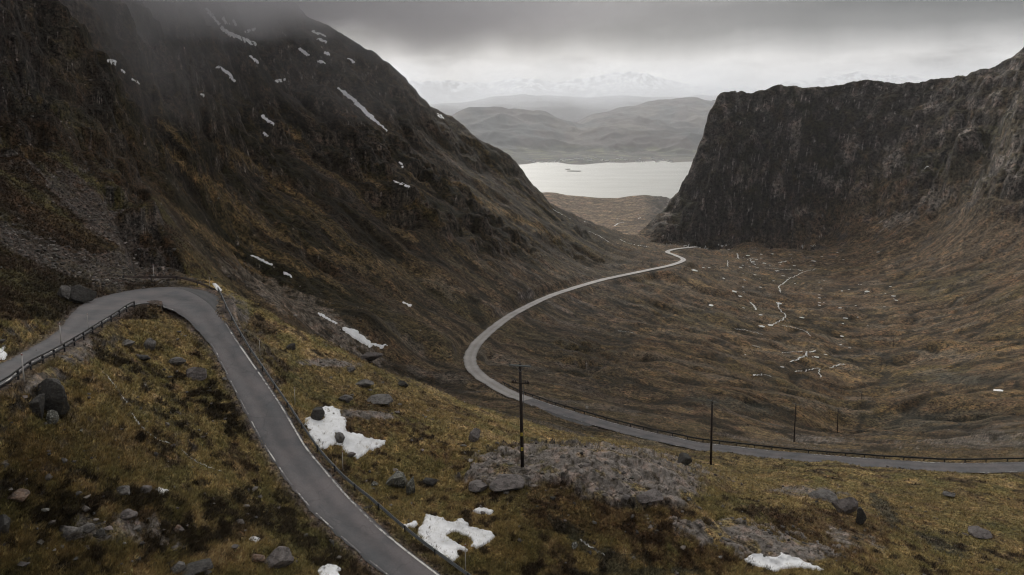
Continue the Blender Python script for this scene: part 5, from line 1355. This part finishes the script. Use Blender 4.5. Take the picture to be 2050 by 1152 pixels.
# ------------------------------------------------------------------ village across the loch
M_wh = simple('white_harling', (.92, .91, .88), .8, 0, .5, .15); M_sl = simple('slate_roof', (.22, .22, .23), .7, 0, .5, .2)
r_ = np.random.RandomState(4); mesh_w = mesh_r = None
def fh(x, y):
    XX, YY_, HH = FH; i = int(np.clip((y - YY_[0, 0]) / (YY_[1, 0] - YY_[0, 0]), 0, len(YY_) - 1.01)); a_ = x / y; j = int(np.clip((a_ - XX[0, 0] / YY_[0, 0]) / ((XX[0, 1] - XX[0, 0]) / YY_[0, 0]), 0, XX.shape[1] - 2))
    return max(HH[i:i + 2, j:j + 2].max() - 1, 1.5)
for k in range(64):
    if k < 34: px = r_.uniform(1100, 1185); Yd = 5275 + r_.uniform(-10, 45) + 50 * abs(r_.normal())
    else: px = r_.uniform(1185, 1345); Yd = 5290 + 260 * r_.rand()
    if k % 9 == 0: px = r_.uniform(1048, 1110); Yd = 5290
    a_ = float(ray(px, 320)[0]); x = a_ * Yd; z = fh(x, Yd)
    root = empty('cottage', (x, Yd, z), 'white cottage in the village on the far shore of the loch', 'house', 'cottages on the far shore')
    root.rotation_euler[2] = r_.uniform(-.6, .6); sc_ = r_.uniform(.9, 1.5); root.scale = (sc_, sc_, sc_)
    if mesh_w is None:
        o = MB().box((0, 0, 1.5), (15, 8, 7)).add([(-7.5, -4, 5), (-7.5, 4, 5), (-7.5, 0, 8.4), (7.5, -4, 5), (7.5, 4, 5), (7.5, 0, 8.4)], [(0, 2, 1), (3, 4, 5)]).build('wall', M_wh, root); mesh_w = o.data
        o = MB().add([(-7.9, -4.5, 4.8), (7.9, -4.5, 4.8), (7.9, 0, 8.8), (-7.9, 0, 8.8), (-7.9, 4.5, 4.8), (7.9, 4.5, 4.8)], [(0, 1, 2, 3), (3, 2, 5, 4)]).build('roof', M_sl, root); mesh_r = o.data
    else:
        for nm, me in (('wall', mesh_w), ('roof', mesh_r)):
            o = bpy.data.objects.new(nm, me); COL.objects.link(o); o.parent = root
# two low islets in the loch
for px, py, w_, lab in ((1146, 343, 60, 'longer of two low rocky islets in the loch'), (1136, 339.5, 28, 'smaller islet just beyond the longer one in the loch')):
    a_, s_ = ray(px, py); Yd = -CAMZ / s_; co_, fcs = rock_mesh(77 + w_, 3)
    o = np_mesh('islet', co_ * np.array([w_, w_ * .8, 7.]), fcs, RM['dark']); o.location = (a_ * Yd, Yd, 0); tag(o, lab, 'islet')

# ------------------------------------------------------------------ loose stones, grass and heather (uncountable)
ICO = None
def scatter_rocks(name, mask, n, smin, smax, seed, colr):
    r_ = np.random.RandomState(seed); w = mask.ravel().astype(float); w /= w.sum(); idx = r_.choice(len(w), n, p=w)
    base = V.reshape(-1, 3)[idx] + np.concatenate([r_.normal(size=(n, 2)) * .3, np.zeros((n, 1))], 1)
    co_, fcs = rock_mesh(seed, 1); s = (smin + (smax - smin) * r_.rand(n) ** 3)[:, None, None] * np.maximum(1, base[:, 1] / 110)[:, None, None]
    ang = r_.rand(n) * 6.28; c, q = np.cos(ang)[:, None], np.sin(ang)[:, None]
    sh = co_[None] * r_.uniform(.6, 1.2, (n, 1, 3)) * np.array([1, 1, .6]); sh = sh * (1 + .25 * r_.normal(size=(n, len(co_), 1)))
    v = np.stack([sh[..., 0] * c - sh[..., 1] * q, sh[..., 0] * q + sh[..., 1] * c, sh[..., 2]], -1) * s + base[:, None]
    v[..., 2] += s[..., 0] * .15
    Fv = (fcs[None] + (np.arange(n) * len(co_))[:, None, None]).reshape(-1, 3)
    ob = np_mesh(name, v.reshape(-1, 3), Fv, None, smooth=False); ob.data.materials.append(colr)
    add_attr(ob, 'alb', np.repeat(np.clip(ROCK[None] * .8 * r_.lognormal(0, .45, (n, 1)) * (1 + .02 * r_.normal(size=(n, 3))), .01, .6), len(co_), 0)); return tag(ob, kind='stuff')
M_stone = hill_mat('stone')
onroad = np.maximum(verge_up > .93, verge_lo > .93)
vis = (PY <= ENV + .8) & (PX > -150) & (PX < 2200) & (PY < 1250)
scatter_rocks('loose_stones', vis * (Yb < 230) * (~onroad) * (~SNOWMASK) * (tongue * 1.0 + rockm * .08 + .010 + .02 * dk), 6000, .05, .40, 71, M_stone)

def leaf_mat(name, rough):
    N = NT(name); al = N.n('ShaderNodeAttribute', attribute_name='alb').outputs['Color']
    s = N.n('ShaderNodeBsdfPrincipled', i_Base_Color=al, i_Roughness=rough); s.inputs['Specular IOR Level'].default_value = .2
    return N.out(s.outputs[0])
def tufts(name, mask, n, blades, h0, h1, spread, wid, seed, cf):
    r_ = np.random.RandomState(seed); w = mask.ravel().astype(float); w /= w.sum(); idx = r_.choice(len(w), n, p=w)
    B = V.reshape(-1, 3)[idx] + np.concatenate([r_.normal(size=(n, 2)) * .12, np.zeros((n, 1))], 1)
    ac = alb.reshape(-1, 3)[idx]; h = (h0 + (h1 - h0) * r_.rand(n) ** 1.5)[:, None]
    ph = r_.rand(n, blades) * 6.28; le = r_.rand(n, blades) * spread + .1; lean = .25 * n2(B[:, 0] / 7, B[:, 1] / 7, 7)[:, None]
    bx_ = B[:, None, 0] + .06 * np.cos(ph); by_ = B[:, None, 1] + .06 * np.sin(ph); bz = B[:, None, 2] - .04 + 0 * ph
    tx_ = bx_ + h * (le * np.cos(ph) + lean + .15); ty_ = by_ + h * le * np.sin(ph); tz_ = bz + h * (1 - .35 * le)
    wx, wy = -np.sin(ph) * wid * (.6 + .8 * r_.rand(n, blades)), np.cos(ph) * wid
    v = np.stack([np.stack([bx_ - wx, by_ - wy, bz], -1), np.stack([bx_ + wx, by_ + wy, bz], -1), np.stack([tx_, ty_, tz_], -1)], 2)
    ob = np_mesh(name, v.reshape(-1, 3), np.arange(n * blades * 3).reshape(-1, 3), leaf_mat(name, .8), smooth=False)
    c = cf(ac, r_, n)[:, None, :] * r_.uniform(.6, 1.45, (n, blades, 1)); add_attr(ob, 'alb', np.repeat(np.clip(c, .003, .6).reshape(-1, 3), 3, 0)); return tag(ob, kind='stuff')
lum = alb.mean(-1); nogo = onroad | (SNOWMASK & (rng.rand(*SNOWMASK.shape) > .10)) | (rockm > .55) | (verge_up > .75)
tufts('moor_grass', vis * (Yb < 150) * ~nogo * (tongue < .4) * np.clip(lum * 12 - .25, .03, 1), int(150000 * TUFT), 7, .14, .42, .9, .016, 81, lambda a, r, n: a * np.array([1.3, 1.28, 1.25]) * r.lognormal(0, .30, (n, 1)))
tufts('heather', vis * (Yb < 130) * ~nogo * np.clip(1.4 - lum * 26, 0, 1), int(60000 * TUFT), 9, .12, .38, 1.0, .022, 83, lambda a, r, n: (a * .6 + np.array([.022, .014, .008])) * r.lognormal(0, .45, (n, 1)))

# ------------------------------------------------------------------ cloud hanging on the left mountain
def mist():
    N = NT('cloud_vapour'); pos = N.n('ShaderNodeNewGeometry').outputs['Position']
    sp = N.n('ShaderNodeSeparateXYZ', x0=pos); x, y, z = sp.outputs
    nz = N.noise(N.n('ShaderNodeVectorMath', operation='MULTIPLY', x0=pos, x1=(1 / 120, 1 / 160, 1 / 75)).outputs[0], 1, 4, .55)
    base = N.math('MULTIPLY_ADD', y, .140, c=CAMZ - 18)                     # cloud base, a little higher further up the glen
    hgt = N.math('DIVIDE', N.math('SUBTRACT', z, base), 42.0)
    f = N.math('ADD', hgt, N.math('MULTIPLY_ADD', nz.outputs[0], 3.2, c=-1.6))
    side = N.math('DIVIDE', N.math('SUBTRACT', 150.0, x), 330.0, True)
    nearf = N.math('DIVIDE', N.math('SUBTRACT', N.math('ADD', y, N.math('MULTIPLY', x, -.1)), 165.0), 110.0, True)
    dn = N.math('MULTIPLY', N.math('MULTIPLY', N.math('MULTIPLY', f, MIST, True), side), nearf)
    dn = N.math('MULTIPLY', dn, N.math('DIVIDE', N.math('SUBTRACT', N.math('ADD', base, 125.0), z), 50.0, True))
    dn = N.math('MULTIPLY', dn, MIST_D)
    m = N.out(vol=N.n('ShaderNodeVolumePrincipled', i_Color=(.97, .97, 1, 1), i_Density=dn, i_Anisotropy=.2).outputs[0])
    o = box('cloud_bank', (-560, 160, CAMZ - 70), (160, 900, CAMZ + 260), m); tag(o, kind='stuff')
MIST = .9; MIST_D = .024
mist()
scene.cycles.volume_step_rate = .6
scene.cycles.volume_max_steps = 96
print('all', time.time() - T0)

scene.cycles.use_denoising = DENOISE
scene.cycles.filter_width = 1.15
scene.cycles.denoising_quality = 'BALANCED'
